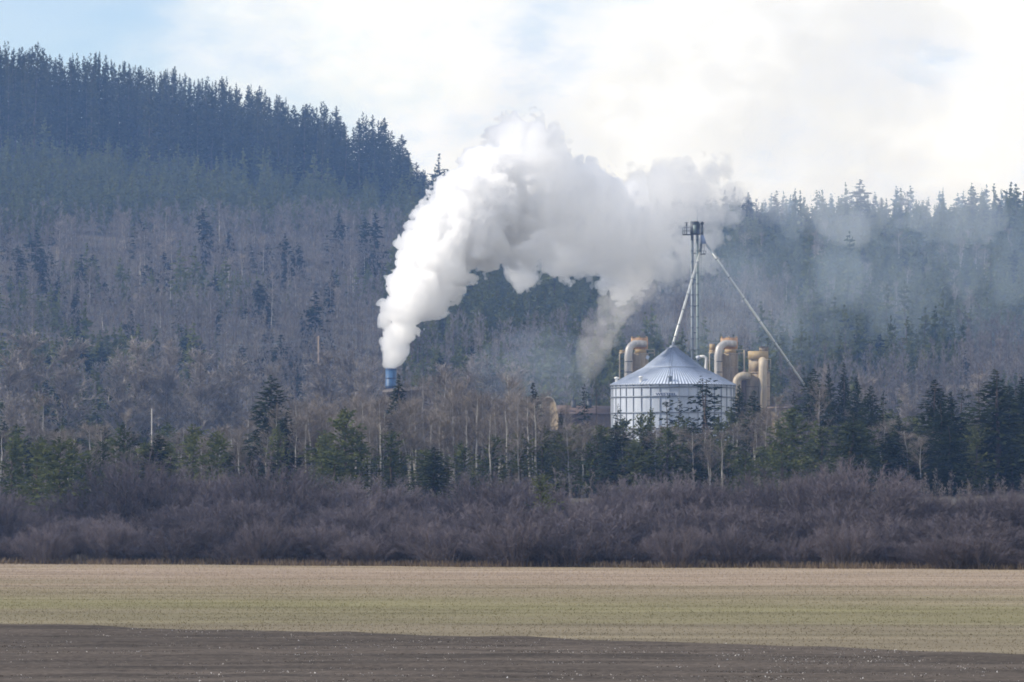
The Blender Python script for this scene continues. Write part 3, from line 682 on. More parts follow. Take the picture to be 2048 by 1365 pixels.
# ------------------------------------------------------------------ vegetation shapes (all made of many small faces)
def perp(D, r):
    a = r.normal(size=D.shape); c = np.cross(unit(D), a); return unit(c)
def cone_trunk(h, r0, n=6, lean=None, r=None, segs=7):
    z = np.linspace(0, 1, segs); pts = np.zeros((segs, 3)); pts[:, 2] = z * h
    if r is not None:
        wob = np.cumsum(r.normal(size=(segs, 2)) * h * 0.006, 0); wob[0] = 0; pts[:, :2] += wob
    m = MB().tube(pts, r0 * (1 - z * 0.93), n, cap=False)
    return m.V[0], m.Q[0], pts

def conifer(seed, h, Rb, wh=34, nb=7, seg=6, cl=0.8, cw=0.16, base=0.06, p=0.85, droop=0.35, lift=0.5, irr=0.35, gap=0.12, tuft=0.0, per=2, round_=0.0):
    """needle crown and trunk: whorls of branches, each carrying hanging or upturned sprays"""
    r = np.random.default_rng(seed)
    t = np.repeat(np.linspace(0, 1, wh) ** 0.95, nb); nB = len(t)
    t = np.clip(t + r.normal(size=nB) * 0.25 / wh, 0, 1)
    z = h * (base + (1 - base) * t)
    prof = (1 - t) ** p * (1 - round_) + round_ * np.sqrt(np.clip(1 - (t * 1.02 - 0.28) ** 2 / 0.55, 0, 1)) * (1 - t ** 6)
    low = sstep(-0.02, 0.16, t) * 0.35 + 0.65
    az = r.random(nB) * 2 * np.pi
    side = 1 + irr * np.sin(az * 2 + t * 11 + r.random() * 6) * 0.5 + irr * np.interp(t, np.linspace(0, 1, 9), r.normal(size=9)) * 0.45
    Ln = Rb * prof * low * side * (0.72 + 0.5 * r.random(nB)) + 0.012 * h * (1 - 0.75 * t)
    keep = r.random(nB) > gap
    t, z, az, Ln = t[keep], z[keep], az[keep], Ln[keep]; nB = len(t)
    elev = lift * t - droop * (1 - t) + r.normal(size=nB) * 0.12
    d = np.stack([np.cos(az) * np.cos(elev), np.sin(az) * np.cos(elev), np.sin(elev)], -1)
    s = (np.arange(seg)[None] + r.random((nB, seg))) / seg
    ns = np.clip(Ln / (0.16 * Rb * 5 / seg + 0.25), 1.0, seg)          # short branches carry few sprays
    ok = np.arange(seg)[None] < np.ceil(ns)[:, None]
    s = np.where(ok, (np.arange(seg)[None] + r.random((nB, seg))) / np.ceil(ns)[:, None], 0)
    P = np.stack([0 * z, 0 * z, z], -1)[:, None] + d[:, None] * (Ln[:, None] * s)[..., None]
    P[..., 2] += Ln[:, None] * (-0.22 * s + 0.26 * s ** 2.2)              # sag, then the tip turns up
    P, dd, ss = P[ok], np.repeat(d[:, None], seg, 1)[ok], s[ok]
    P = np.repeat(P, per, 0); dd = np.repeat(dd, per, 0); ss = np.repeat(ss, per, 0)
    k = len(P)
    D = unit(dd * (0.9 + 0.3 * ss[:, None]) + r.normal(size=(k, 3)) * (0.55 + tuft) + np.array([0, 0, -0.28 + tuft * 0.9]))
    ll = np.repeat(np.repeat(Ln[:, None], seg, 1)[ok], per, 0); sz = np.clip(0.28 + ll / (0.55 * Rb), 0.28, 1.0)   # small sprays near the tip
    ln = cl * sz * (0.6 + 0.7 * r.random(k)); D = D * ln[:, None]
    P = P + r.normal(size=(k, 3)) * 0.06 * cl * sz[:, None] - D * 0.25
    V, Q = cards(P, D, perp(D, r) * (cw * (0.5 + 0.5 * sz) * (0.6 + 0.8 * r.random(k)))[:, None])
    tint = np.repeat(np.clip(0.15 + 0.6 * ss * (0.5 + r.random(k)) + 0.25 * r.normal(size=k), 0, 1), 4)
    tv, tq, _ = cone_trunk(h * 0.985, h * 0.0105 + 0.03, 6, r=r)
    return (V, Q, tint), (tv, tq)

def bare_tree(seed, h, spread=0.2, limbs=20, twigs=16, tw=0.035, first=0.38, trunk=0.0075, sub=2, up=0.9, forks=1):
    """leafless aspen: pale trunk, upswept limbs, a haze of fine twigs"""
    r = np.random.default_rng(seed)
    TV, TQ, n = [], [], 0
    lv = []; base_pts = []
    for f in range(forks):
        hh = h * (1 if f == 0 else 0.75 + 0.2 * r.random())
        z = np.linspace(0, 1, 8); pts = np.zeros((8, 3)); pts[:, 2] = z * hh
        pts[:, :2] += np.cumsum(r.normal(size=(8, 2)) * hh * 0.005, 0)
        if f: pts[:, :2] += np.outer(z, r.normal(size=2) * hh * 0.10)
        m = MB().tube(pts, hh * trunk * (1 - 0.9 * z) + 0.012, 6, cap=False)
        TV.append(m.V[0]); TQ.append(m.Q[0] + n); n += len(m.V[0]); base_pts.append(pts)
        t = first + (1 - first) * r.random(limbs) ** 0.85 * 0.98
        o = np.stack([np.interp(t, z, pts[:, i]) for i in range(3)], -1)
        az = r.random(limbs) * 2 * np.pi; el = 0.55 + 0.45 * t + r.normal(size=limbs) * 0.16
        ln = hh * spread * (1.25 - 0.8 * t) * (0.6 + 0.7 * r.random(limbs))
        d = np.stack([np.cos(az) * np.cos(el), np.sin(az) * np.cos(el), np.sin(el)], -1)
        lv.append((o, d, ln, np.maximum(0.02, hh * 0.0032 * (1.3 - t))))
    o, d, ln, wd = [np.concatenate(a) for a in zip(*lv)]
    mid = o + d * (ln * 0.5)[:, None]; d2 = unit(d + np.array([0, 0, 0.28]) + r.normal(size=d.shape) * 0.15)
    Ps, Ds, Ws = [], [], []
    for P, D, wv in ((o, d * (ln * 0.52)[:, None], wd), (mid, d2 * (ln * 0.5)[:, None], wd * 0.6)):
        for _ in range(2):
            Ps.append(P); Ds.append(D); Ws.append(perp(D, r) * wv[:, None])
    nl = len(o)
    s = r.random((nl, twigs)) ** 0.7
    P = np.where((s < 0.5)[..., None], o[:, None] + d[:, None] * (ln[:, None] * s)[..., None], mid[:, None] + d2[:, None] * (ln[:, None] * (s - 0.5))[..., None]).reshape(-1, 3)
    dd = np.repeat(d2, twigs, 0); k = len(P)
    D = unit(dd + r.normal(size=(k, 3)) * 0.55 + np.array([0, 0, up * 0.5])) * (h * 0.055 * (0.5 + r.random(k)))[:, None]
    Ps.append(P); Ds.append(D); Ws.append(perp(D, r) * (tw * 0.5 * (0.6 + 0.8 * r.random(k)))[:, None])
    for _ in range(sub):
        P2 = P + D * r.random(k)[:, None]
        D2 = unit(D + r.normal(size=(k, 3)) * 0.6 * np.linalg.norm(D, axis=1)[:, None] + np.array([0, 0, 0.1])) * (h * 0.032 * (0.5 + r.random(k)))[:, None]
        Ps.append(P2); Ds.append(D2); Ws.append(perp(D2, r) * (tw * 0.36 * (0.6 + 0.8 * r.random(k)))[:, None])
    P, D, W = np.concatenate(Ps), np.concatenate(Ds), np.concatenate(Ws)
    V, Q = cards(P, D, W, 0.45)
    return (V, Q, np.repeat(r.random(len(P)), 4)), (np.concatenate(TV), np.concatenate(TQ))

def shrub(seed, h, Rr, stems=34, twigs=46, tw=0.04, up=0.7):
    """leafless alder or willow clump: stems fanning from the foot, fine twigs filling a dome"""
    r = np.random.default_rng(seed)
    az = r.random(stems) * 2 * np.pi; q = np.sqrt(r.random(stems)); foot = np.stack([np.cos(az) * q * Rr * 0.45, np.sin(az) * q * Rr * 0.45, 0 * q], -1)
    ez = h * np.sqrt(np.clip(1 - (q * 0.93) ** 2.2, 0.03, 1)) * (0.72 + 0.34 * r.random(stems))
    end = np.stack([np.cos(az) * q * Rr, np.sin(az) * q * Rr, ez], -1)
    Ps, Ds, Ws = [], [], []
    TV, TQ, n = [], [], 0
    u = np.linspace(0, 1, 5)
    allp = []
    for i in range(stems):
        b = foot[i] + (end[i] - foot[i]) * u[:, None]; b[:, :2] = foot[i, :2] + (end[i] - foot[i])[:2] * (u ** 1.5)[:, None]
        b[1:-1] += r.normal(size=(3, 3)) * h * 0.018
        m = MB().tube(b, (0.045 + 0.05 * r.random()) * (1 - 0.8 * u) * h / 9, 4, cap=False)
        TV.append(m.V[0]); TQ.append(m.Q[0] + n); n += len(m.V[0]); allp.append(b)
    A = np.array(allp)
    s = r.random((stems, twigs)) ** 0.55 * 3.999; k0 = s.astype(int); fr = (s - k0)[..., None]
    ii = np.arange(stems)[:, None]
    P = (A[ii, k0] * (1 - fr) + A[ii, np.minimum(k0 + 1, 4)] * fr).reshape(-1, 3)
    dd = unit((A[ii, np.minimum(k0 + 1, 4)] - A[ii, k0]).reshape(-1, 3)); k = len(P)
    D = unit(dd * 0.9 + r.normal(size=(k, 3)) * 0.5 + np.array([0, 0, up * 0.5])) * (h * 0.13 * (0.45 + 0.8 * r.random(k)))[:, None]
    Ps.append(P); Ds.append(D); Ws.append(perp(D, r) * (tw * 0.5 * (0.6 + 0.8 * r.random(k)))[:, None])
    for _ in range(2):
        P2 = P + D * (0.3 + 0.7 * r.random(k))[:, None]
        D2 = unit(unit(D) + r.normal(size=(k, 3)) * 0.55 + np.array([0, 0, 0.15])) * (h * 0.075 * (0.5 + 0.8 * r.random(k)))[:, None]
        Ps.append(P2); Ds.append(D2); Ws.append(perp(D2, r) * (tw * 0.38 * (0.6 + 0.8 * r.random(k)))[:, None])
    P, D, W = np.concatenate(Ps), np.concatenate(Ds), np.concatenate(Ws)
    V, Q = cards(P, D, W, 0.4)
    return (V, Q, np.clip(np.repeat(r.random(len(P)), 4) * 0.55 + 0.75 * V[:, 2] / h - 0.18, 0, 1)), (np.concatenate(TV), np.concatenate(TQ))  # tint falls toward the foot: inner shade of the clump painted into twig colour

# materials
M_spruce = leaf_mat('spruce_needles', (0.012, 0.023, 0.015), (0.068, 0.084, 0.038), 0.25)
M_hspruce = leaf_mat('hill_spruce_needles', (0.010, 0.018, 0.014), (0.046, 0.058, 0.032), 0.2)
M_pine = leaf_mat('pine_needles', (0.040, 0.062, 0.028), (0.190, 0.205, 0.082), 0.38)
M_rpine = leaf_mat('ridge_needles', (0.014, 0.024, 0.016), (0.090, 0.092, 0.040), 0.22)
M_dead = leaf_mat('dead_twigs', (0.09, 0.07, 0.06), (0.16, 0.12, 0.10), 0.0)
M_trunk = solid_mat('conifer_bark', (0.10, 0.075, 0.06), 0.9, var=0.4, scale=2)
M_aspen = solid_mat('pale_bark', (0.46, 0.44, 0.41), 0.8, var=0.45, scale=1.2)
M_twig = leaf_mat('aspen_twigs', (0.15, 0.13, 0.117), (0.38, 0.335, 0.295), 0.0)
M_htwig = leaf_mat('hill_twigs', (0.085, 0.080, 0.080), (0.32, 0.295, 0.275), 0.0)
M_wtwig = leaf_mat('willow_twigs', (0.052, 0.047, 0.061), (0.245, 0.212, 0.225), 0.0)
M_ptwig = leaf_mat('pale_twigs', (0.20, 0.18, 0.168), (0.40, 0.362, 0.33), 0.0)
M_wstem = solid_mat('willow_bark', (0.13, 0.105, 0.095), 0.9, var=0.4, scale=1.5)

def proto(kind, gen, leafm, barkm):
    (V, Q, tint), (tv, tq) = gen
    c = raw_mesh(kind + '_crown', V, [Q], leafm, tint=tint); t = raw_mesh(kind + '_trunk', tv, [tq], barkm, smooth=True)
    return dict(kind=kind, crown=c, trunk=t, V=V, Q=Q, tint=tint, tv=tv, tq=tq, h=float(np.percentile(V[:, 2], 96.5) if kind == 'willow' else max(V[:, 2].max(), tv[:, 2].max())), r=float(np.percentile(np.hypot(V[:, 0], V[:, 1]), 97)), mats=(leafm, barkm))

def joined(kind, p):
    """one mesh for a tree too small in view to show crown and trunk apart"""
    V = np.concatenate([p['V'], p['tv']])
    return raw_mesh(kind, V, [p['Q'], p['tq'] + len(p['V'])], list(p['mats']), fmat=[0, 1], tint=np.concatenate([p['tint'], np.full(len(p['tv']), 0.3)]))

trees = []
def plant(kind, p, loc, h, wscale=1.0, rz=None, label=None, cat=None, group=None, tilt=0.0, whole=None, twigname='crown'):
    """a tree as a thing (> trunk, crown), or as one mesh when it is far off"""
    s = h / p['h']; rz = rng.random() * 6.28 if rz is None else rz
    if whole is not None:
        o = bpy.data.objects.new(kind, whole); col.objects.link(o)
    else:
        o = empty(kind, (0, 0, 0))
        for nm, me in ((twigname, p['crown']), ('trunk' if twigname == 'crown' else 'stems', p['trunk'])):
            c = bpy.data.objects.new(nm, me); col.objects.link(c); c.parent = o
    o.location = tuple(float(c) for c in loc); o.scale = (s * wscale, s * wscale, s)
    o.rotation_euler = (tilt * (rng.random() - 0.5), tilt * (rng.random() - 0.5), rz)
    tag(o, label, cat, group); trees.append(o)
    return o

def scatter_mesh(name, protos, pick, X, Y, Z, H, WS, mats):
    shade = 0.5 + 0.75 * fbm2(np.asarray(X), np.asarray(Y), 55, 71, 3)      # light and dark patches of wood
    """one mesh of a mass of far trees"""
    Vs, F0, F1, T = [], [], [], []; n = 0
    for i in range(len(X)):
        p = protos[pick[i]]; s = H[i] / p['h']; a = rng.random() * 6.28; c, d = math.cos(a), math.sin(a)
        M = np.array([[c * s * WS[i], -d * s * WS[i], 0], [d * s * WS[i], c * s * WS[i], 0], [0, 0, s]])
        off = np.array([X[i], Y[i], Z[i]])
        Vs.append(p['V'] @ M.T + off); F0.append(p['Q'] + n); T.append(np.clip(p['tint'] * 0.35 + rng.random() * 0.3 + shade[i] * 0.62 - 0.14, 0, 1)); n += len(p['V'])
        Vs.append(p['tv'] @ M.T + off); F1.append(p['tq'] + n); T.append(np.full(len(p['tv']), 0.4)); n += len(p['tv'])
    return link(name, raw_mesh(name, np.concatenate(Vs), [np.concatenate(F0), np.concatenate(F1)], list(mats), fmat=[0, 1], tint=np.concatenate(T)))
# ------------------------------------------------------------------ tree shapes
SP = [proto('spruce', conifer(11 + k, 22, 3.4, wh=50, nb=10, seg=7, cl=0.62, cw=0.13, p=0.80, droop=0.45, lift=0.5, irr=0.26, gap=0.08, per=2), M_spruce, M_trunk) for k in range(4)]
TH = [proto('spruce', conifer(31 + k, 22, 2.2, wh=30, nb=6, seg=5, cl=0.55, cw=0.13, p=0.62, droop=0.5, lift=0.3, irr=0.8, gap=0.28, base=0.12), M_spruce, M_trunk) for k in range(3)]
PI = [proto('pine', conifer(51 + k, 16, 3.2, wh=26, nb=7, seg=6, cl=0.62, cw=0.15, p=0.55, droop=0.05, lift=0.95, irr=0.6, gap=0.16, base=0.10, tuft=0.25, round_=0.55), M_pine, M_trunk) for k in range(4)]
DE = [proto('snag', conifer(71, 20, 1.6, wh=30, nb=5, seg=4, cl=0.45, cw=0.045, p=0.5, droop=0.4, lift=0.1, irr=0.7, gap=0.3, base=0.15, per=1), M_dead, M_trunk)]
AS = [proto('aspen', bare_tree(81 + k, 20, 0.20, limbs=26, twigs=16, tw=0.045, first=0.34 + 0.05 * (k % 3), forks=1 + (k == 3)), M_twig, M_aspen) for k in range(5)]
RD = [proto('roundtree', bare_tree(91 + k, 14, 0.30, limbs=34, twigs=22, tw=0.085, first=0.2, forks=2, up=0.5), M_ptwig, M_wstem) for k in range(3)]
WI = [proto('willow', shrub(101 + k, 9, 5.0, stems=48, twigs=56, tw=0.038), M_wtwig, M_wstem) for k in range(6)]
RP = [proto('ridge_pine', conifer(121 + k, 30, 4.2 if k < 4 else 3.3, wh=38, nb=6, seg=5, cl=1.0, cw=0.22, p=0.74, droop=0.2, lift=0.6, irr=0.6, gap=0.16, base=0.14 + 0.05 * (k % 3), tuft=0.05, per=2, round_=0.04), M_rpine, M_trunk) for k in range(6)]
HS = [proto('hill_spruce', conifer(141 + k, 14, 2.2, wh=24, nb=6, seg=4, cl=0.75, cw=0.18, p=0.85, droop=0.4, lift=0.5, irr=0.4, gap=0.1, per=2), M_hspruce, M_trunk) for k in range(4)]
HS_W = [joined('spruce_tree', p) for p in HS]; RP_W = [joined('conifer_tree', p) for p in RP]
AS_W = [joined('bare_aspen', p) for p in AS]; RD_W = [joined('round_bare_tree', p) for p in RD]

def put(kind, protos, k, px, top, wpx, Y, label=None, cat='tree', group=None, whole=None, tilt=0.03, twigname='crown'):
    X = at(px, top, Y)[0]; g = float(terrain(X, Y)); h = max(at(px, top, Y)[2] - g, 1.5)
    p = protos[k % len(protos)]; s = h / p['h']
    ws = ((1.65 if protos is SP else 1.35) * wpx * Y / F / 2) / (p['r'] * s) if wpx else 1.0
    return plant(kind, p, (X, Y, g - 0.15), h, ws, None, label, cat, group, tilt, None if whole is None else whole[k % len(whole)], twigname)

# named trees of the near belt
near_spruce = [
 (540,748,88,985,SP,0,'full dark spruce standing alone among pale bare aspens left of the blue stack'),
 (573,822,76,960,SP,1,'shorter dark spruce tucked against the lower right side of the lone full spruce'),
 (796,746,52,1000,SP,2,'slim dark column shaped spruce right in front of the blue stack'),
 (1068,764,56,990,SP,3,'pointed dark green spruce touching the tan hood'),
 (1122,818,26,985,SP,1,'small dark spruce just right of the tan hood'),
 (1167,766,38,1010,TH,0,'thin spire spruce in front of the black shed chimneys'),
 (1237,806,28,1005,TH,1,'thin small spruce at the left foot of the silo wall'),
 (1338,788,38,1000,TH,2,'taller of the two narrow spruces in front of the middle of the silo wall'),
 (1355,795,32,1003,TH,0,'shorter of the two narrow spruces in front of the middle of the silo wall'),
 (1404,750,66,1000,TH,1,'left one of the tall sparse twin spruces covering the right half of the silo wall'),
 (1421,755,66,996,TH,2,'right one of the tall sparse twin spruces covering the right half of the silo wall'),
 (1478,768,56,1012,SP,0,'spruce at the right edge of the silo wall partly covering the filter tower'),
 (1506,779,58,980,SP,2,'dark full spruce in front of the tan filter tower'),
 (1388,872,68,950,SP,3,'small dark young spruce below the tall sparse twin spruces'),
 (1588,771,26,1005,TH,1,'thin dark spruce top just left of the foot of the long right spout'),
 (1629,736,76,1000,SP,1,'broad dark spruce directly right of the foot of the long spout'),
 (1660,727,36,1012,SP,3,'slim spruce second to the right from the foot of the long spout'),
 (1690,723,38,1012,SP,2,'slim spruce with its tip highest in the row right of the long spout'),
 (1714,750,46,995,SP,0,'dark spruce right beside the highest slim spruce of the row'),
 (1743,770,60,975,SP,1,'full green black spruce in the middle of the clump right of the mill'),
 (1768,780,40,1000,TH,0,'thin spruce top showing behind the full spruce in the clump right of the mill'),
 (1797,830,52,962,SP,3,'short dark spruce at the right end of the clump right of the mill'),
 (1775,864,86,945,SP,2,'dark young spruce low in front of the clump right of the mill'),
 (1868,758,80,960,SP,1,'left and taller one of the dark spruce pair standing by a gap at the right'),
 (1904,782,70,955,SP,0,'right and broader one of the dark spruce pair standing by a gap at the right'),
 (1884,800,76,950,SP,3,'spruce filling the space between the dark spruce pair at the right'),
 (1925,774,38,992,TH,2,'pale thin spruce in the gap behind the dark spruce pair at the right'),
 (1993,737,104,950,SP,2,'largest dark spruce near the right edge with a high pointed top'),
 (2018,770,70,956,SP,0,'dark spruce filling in just right of the largest spruce at the right edge'),
 (2044,752,72,960,SP,1,'dark spruce cut by the right edge of the picture'),
 (1085,946,70,866,PI,2,'bent dark pine rising out of the willow thicket at the field'),
 (868,893,78,925,SP,0,'short dark green spruce in front of the aspens between stack and hood'),
 (503,906,38,905,SP,1,'tiny dark reddish spruce top poking out of the willow thicket'),
]
for px, top, wp, Y, pr, k, lab in near_spruce: put('spruce_tree', pr, k, px, top, wp, Y, lab, 'pine' if pr is PI else 'spruce', 'conifers of the near tree belt')
put('dead_spruce', DE, 0, 1194, 745, 30, 1010, 'brown nearly bare dead spruce between the shed chimneys and the silo', 'dead tree')
put('dead_spruce', DE, 0, 1958, 722, 26, 1020, 'thin grey dead spruce showing between the spruce pair and the largest spruce at the right', 'dead tree')
sn = empty('broken_snag', at(305, 860, 985)); g = float(terrain(at(305, 860, 985)[0], 985)); sn.location.z = g
MB().tube([(at(305, 0, 985)[0], 985, g - 0.3), (at(305.5, 0, 985)[0], 985, at(0, 818, 985)[2])], [0.14, 0.09], 7).build('trunk', M_aspen, sn)
tag(sn, 'white broken off dead trunk standing like a post among aspens at the left', 'dead tree')

near_pine = [
 (30,862,96,930,0,'bushy green pine at the left edge of the near belt'),
 (118,872,128,905,1,'broad dark based green pine, biggest of the bushy ones at the left'),
 (75,880,80,925,2,'pine wedged between the edge pine and the broad pine at the left'),
 (175,900,80,915,3,'low green pine on the right shoulder of the broad pine at the left'),
 (245,842,80,940,0,'olive topped pine below the dark column spruce at the left'),
 (205,880,66,945,2,'small olive pine left of the olive topped pine at the left'),
 (290,880,70,950,1,'small olive pine right of the white broken trunk'),
 (385,846,100,930,3,'olive green pine, tall left half of the pine pair left of the lone spruce'),
 (432,860,84,926,2,'olive green pine, lower right half of the pine pair left of the lone spruce'),
 (340,880,70,940,0,'small pine left of the pine pair left of the lone spruce'),
 (690,812,96,930,1,'tall green pine heading the pine group below the blue stack'),
 (648,862,90,935,0,'green pine on the left side of the pine group below the blue stack'),
 (722,862,90,932,3,'green pine on the right side of the pine group below the blue stack'),
 (668,895,110,915,2,'wide low green pine in front of the pine group below the blue stack'),
 (1090,850,80,960,0,'green pine below the pointed spruce by the tan hood'),
 (1150,845,70,965,1,'green pine in front of the brown shed wall'),
 (1205,850,72,965,2,'green pine between the brown shed and the silo foot'),
 (1180,880,80,950,3,'lower green pine below the thin spire spruce by the shed'),
 (1300,812,54,985,0,'rounded green pine in front of the left half of the silo wall'),
 (1335,850,70,955,1,'green pine below the two narrow spruces at the silo'),
 (1268,880,80,950,2,'green pine below the left half of the silo'),
 (1450,880,80,950,3,'green pine between the twin spruces and the filter tower spruce'),
 (1490,900,80,940,0,'light green pine at the foot of the filter tower spruce'),
 (1588,812,110,962,1,'broad green tree below the foot of the long spout'),
 (1640,850,110,950,2,'wide green tree under the broad dark spruce at the right'),
 (1700,840,110,952,3,'wide green tree under the slim spruces at the right'),
 (1550,880,80,948,0,'green pine left of the broad green tree below the long spout'),
 (1830,880,70,950,1,'green pine left of the foot of the dark spruce pair at the right'),
 (1950,850,70,945,2,'green pine at the left foot of the largest spruce at the right'),
 (1248,832,62,985,1,'green pine just right of the left foot of the silo wall'),
 (1283,824,56,980,2,'slim green pine under the lettering side of the silo wall'),
 (1367,830,62,985,3,'green pine between the narrow spruces and the tall twin spruces at the silo'),
 (1437,826,60,985,0,'green pine right of the tall twin spruces at the silo'),
 (1462,816,54,990,1,'green pine at the right foot of the silo wall'),
 (785,860,80,945,2,'green pine below the slim column spruce by the blue stack'),
 (985,868,80,950,3,'green pine among aspens left of the pointed spruce'),
 (925,880,80,945,0,'green pine among aspens halfway between blue stack and pointed spruce'),
 (1040,862,74,955,1,'green pine tucked left of the pointed spruce by the hood'),
]
for px, top, wp, Y, k, lab in near_pine: put('pine_tree', PI, k, px, top, wp, Y, lab, 'pine', 'green pines of the near tree belt')
for k in range(120):                                  # further pines and spruces seen between them
    px = 2048 * (k + rng.random()) / 120; Y = 925 + 145 * rng.random()
    if 1225 < px < 1475: Y = 950 + 45 * rng.random()
    top = 838 + 62 * rng.random() - (22 if px > 1560 else 0) + (20 if 760 < px < 1060 else 0)
    put('pine_tree', PI if k % 3 else SP, k, px, top, 58 + 34 * rng.random(), Y, 'green conifer of middle height filling in behind the front row of the near tree belt', 'conifer', 'filling conifers of the near tree belt')

# leafless aspens of the near belt
tall = [(92,772,60),(585,800,50),(500,815,70),(530,850,60),(250,800,44),(600,790,46),(712,765,50),(745,800,50),(770,790,40),(825,745,60),(848,735,56),(884,722,70),(905,745,60),(930,738,60),(955,765,70),(1005,800,56),(1022,730,70),(1040,790,60),(1105,800,60),(1130,790,50),(1545,775,60),(1530,800,50),(1640,752,50),(1722,790,50)]
for k, (px, top, wp) in enumerate(tall):
    put('bare_aspen', AS, k, px, top + 4, wp, 955 + 50 * rng.random(), 'tall pale leafless aspen standing out of the near tree belt', 'aspen', 'tall bare aspens of the near tree belt')
for k in range(46):
    px = 590 + 490 * (k + rng.random()) / 46
    put('bare_aspen', AS, k, px, 768 + 62 * rng.random(), 46 + 26 * rng.random(), 950 + 70 * rng.random(), 'pale leafless aspen in the grove between the blue stack and the tan hood', 'aspen', 'aspen grove between stack and hood')
for k in range(120):
    px = 2060 * (k + rng.random()) / 120 - 6
    top = 800 + 55 * rng.random() + (25 if px > 1560 else 0) + (35 if px < 480 else 0) - (30 if 600 < px < 1070 else 0)
    if 1228 < px < 1472: top = max(top, 838 + 30 * rng.random())
    put('bare_aspen', AS, k, px, top, 42 + 36 * rng.random(), 940 + 90 * rng.random(), 'slender leafless aspen with a pale trunk in the near tree belt', 'aspen', 'bare aspens of the near tree belt')

# willow and alder thicket along the field
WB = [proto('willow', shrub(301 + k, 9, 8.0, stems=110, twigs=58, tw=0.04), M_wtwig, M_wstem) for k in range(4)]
mounds = [(-30,985,170),(60,1002,170),(165,985,140),(270,930,230),(395,952,190),(465,985,140),(555,943,230),(650,1006,140),(730,968,240),(812,992,150),(885,1014,140),(985,962,220),(1055,975,150),(1130,998,160),(1205,1008,140),(1262,975,190),(1340,965,200),(1430,972,180),(1495,998,140),(1570,957,200),(1640,965,150),(1712,943,260),(1800,985,170),(1855,1014,140),(1930,994,180),(2000,992,170),(2070,985,170)]
for k, (px, top, wp) in enumerate(mounds):
    Y = float(edge_y((px - 1024) / F * 830)) + 52 + 10 * rng.random()
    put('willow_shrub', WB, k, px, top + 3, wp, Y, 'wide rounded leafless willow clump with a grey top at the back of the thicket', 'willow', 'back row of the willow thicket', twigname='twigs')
for row, (n_, dy, t0, t1, w0, w1) in enumerate(((40, 13, 1045, 1095, 85, 60), (40, 33, 1008, 1055, 115, 80))):
    for k in range(n_):
        px = -30 + 2110 * (k + 0.15 + 0.7 * rng.random()) / n_
        Y = float(edge_y((px - 1024) / F * 830)) + dy + 10 * rng.random()
        top = t0 + (t1 - t0) * rng.random() + 12 * (px > 1750)
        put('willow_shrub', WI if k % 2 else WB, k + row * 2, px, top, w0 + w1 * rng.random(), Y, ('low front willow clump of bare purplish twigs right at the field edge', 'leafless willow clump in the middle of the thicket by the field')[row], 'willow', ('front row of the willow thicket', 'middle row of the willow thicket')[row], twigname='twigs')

# pale round crowns below the hillside
rounds = [(60,655,110,1150),(130,665,110,1140),(20,690,90,1130),(280,668,90,1150),(330,668,80,1145),(250,685,80,1140),(400,690,80,1140),(930,700,90,1130),(985,700,90,1135),(890,720,80,1125),(1030,720,70,1130),(30,780,70,1050),(60,790,60,1040),(700,690,80,1150),(740,700,70,1145),(650,690,80,1155),(1600,725,80,1150),(1640,722,60,1150),(1730,745,70,1140),(1820,760,80,1130),(1870,735,70,1150),(1960,740,70,1150),(560,720,70,1130),(470,700,80,1145)]
for k, (px, top, wp, Y) in enumerate(rounds):
    put('round_bare_tree', RD, k, px, top, wp, Y, 'leafless tree with a pale rounded crown at the foot of the hill', 'bare tree', 'rounded bare trees at the foot of the hill')

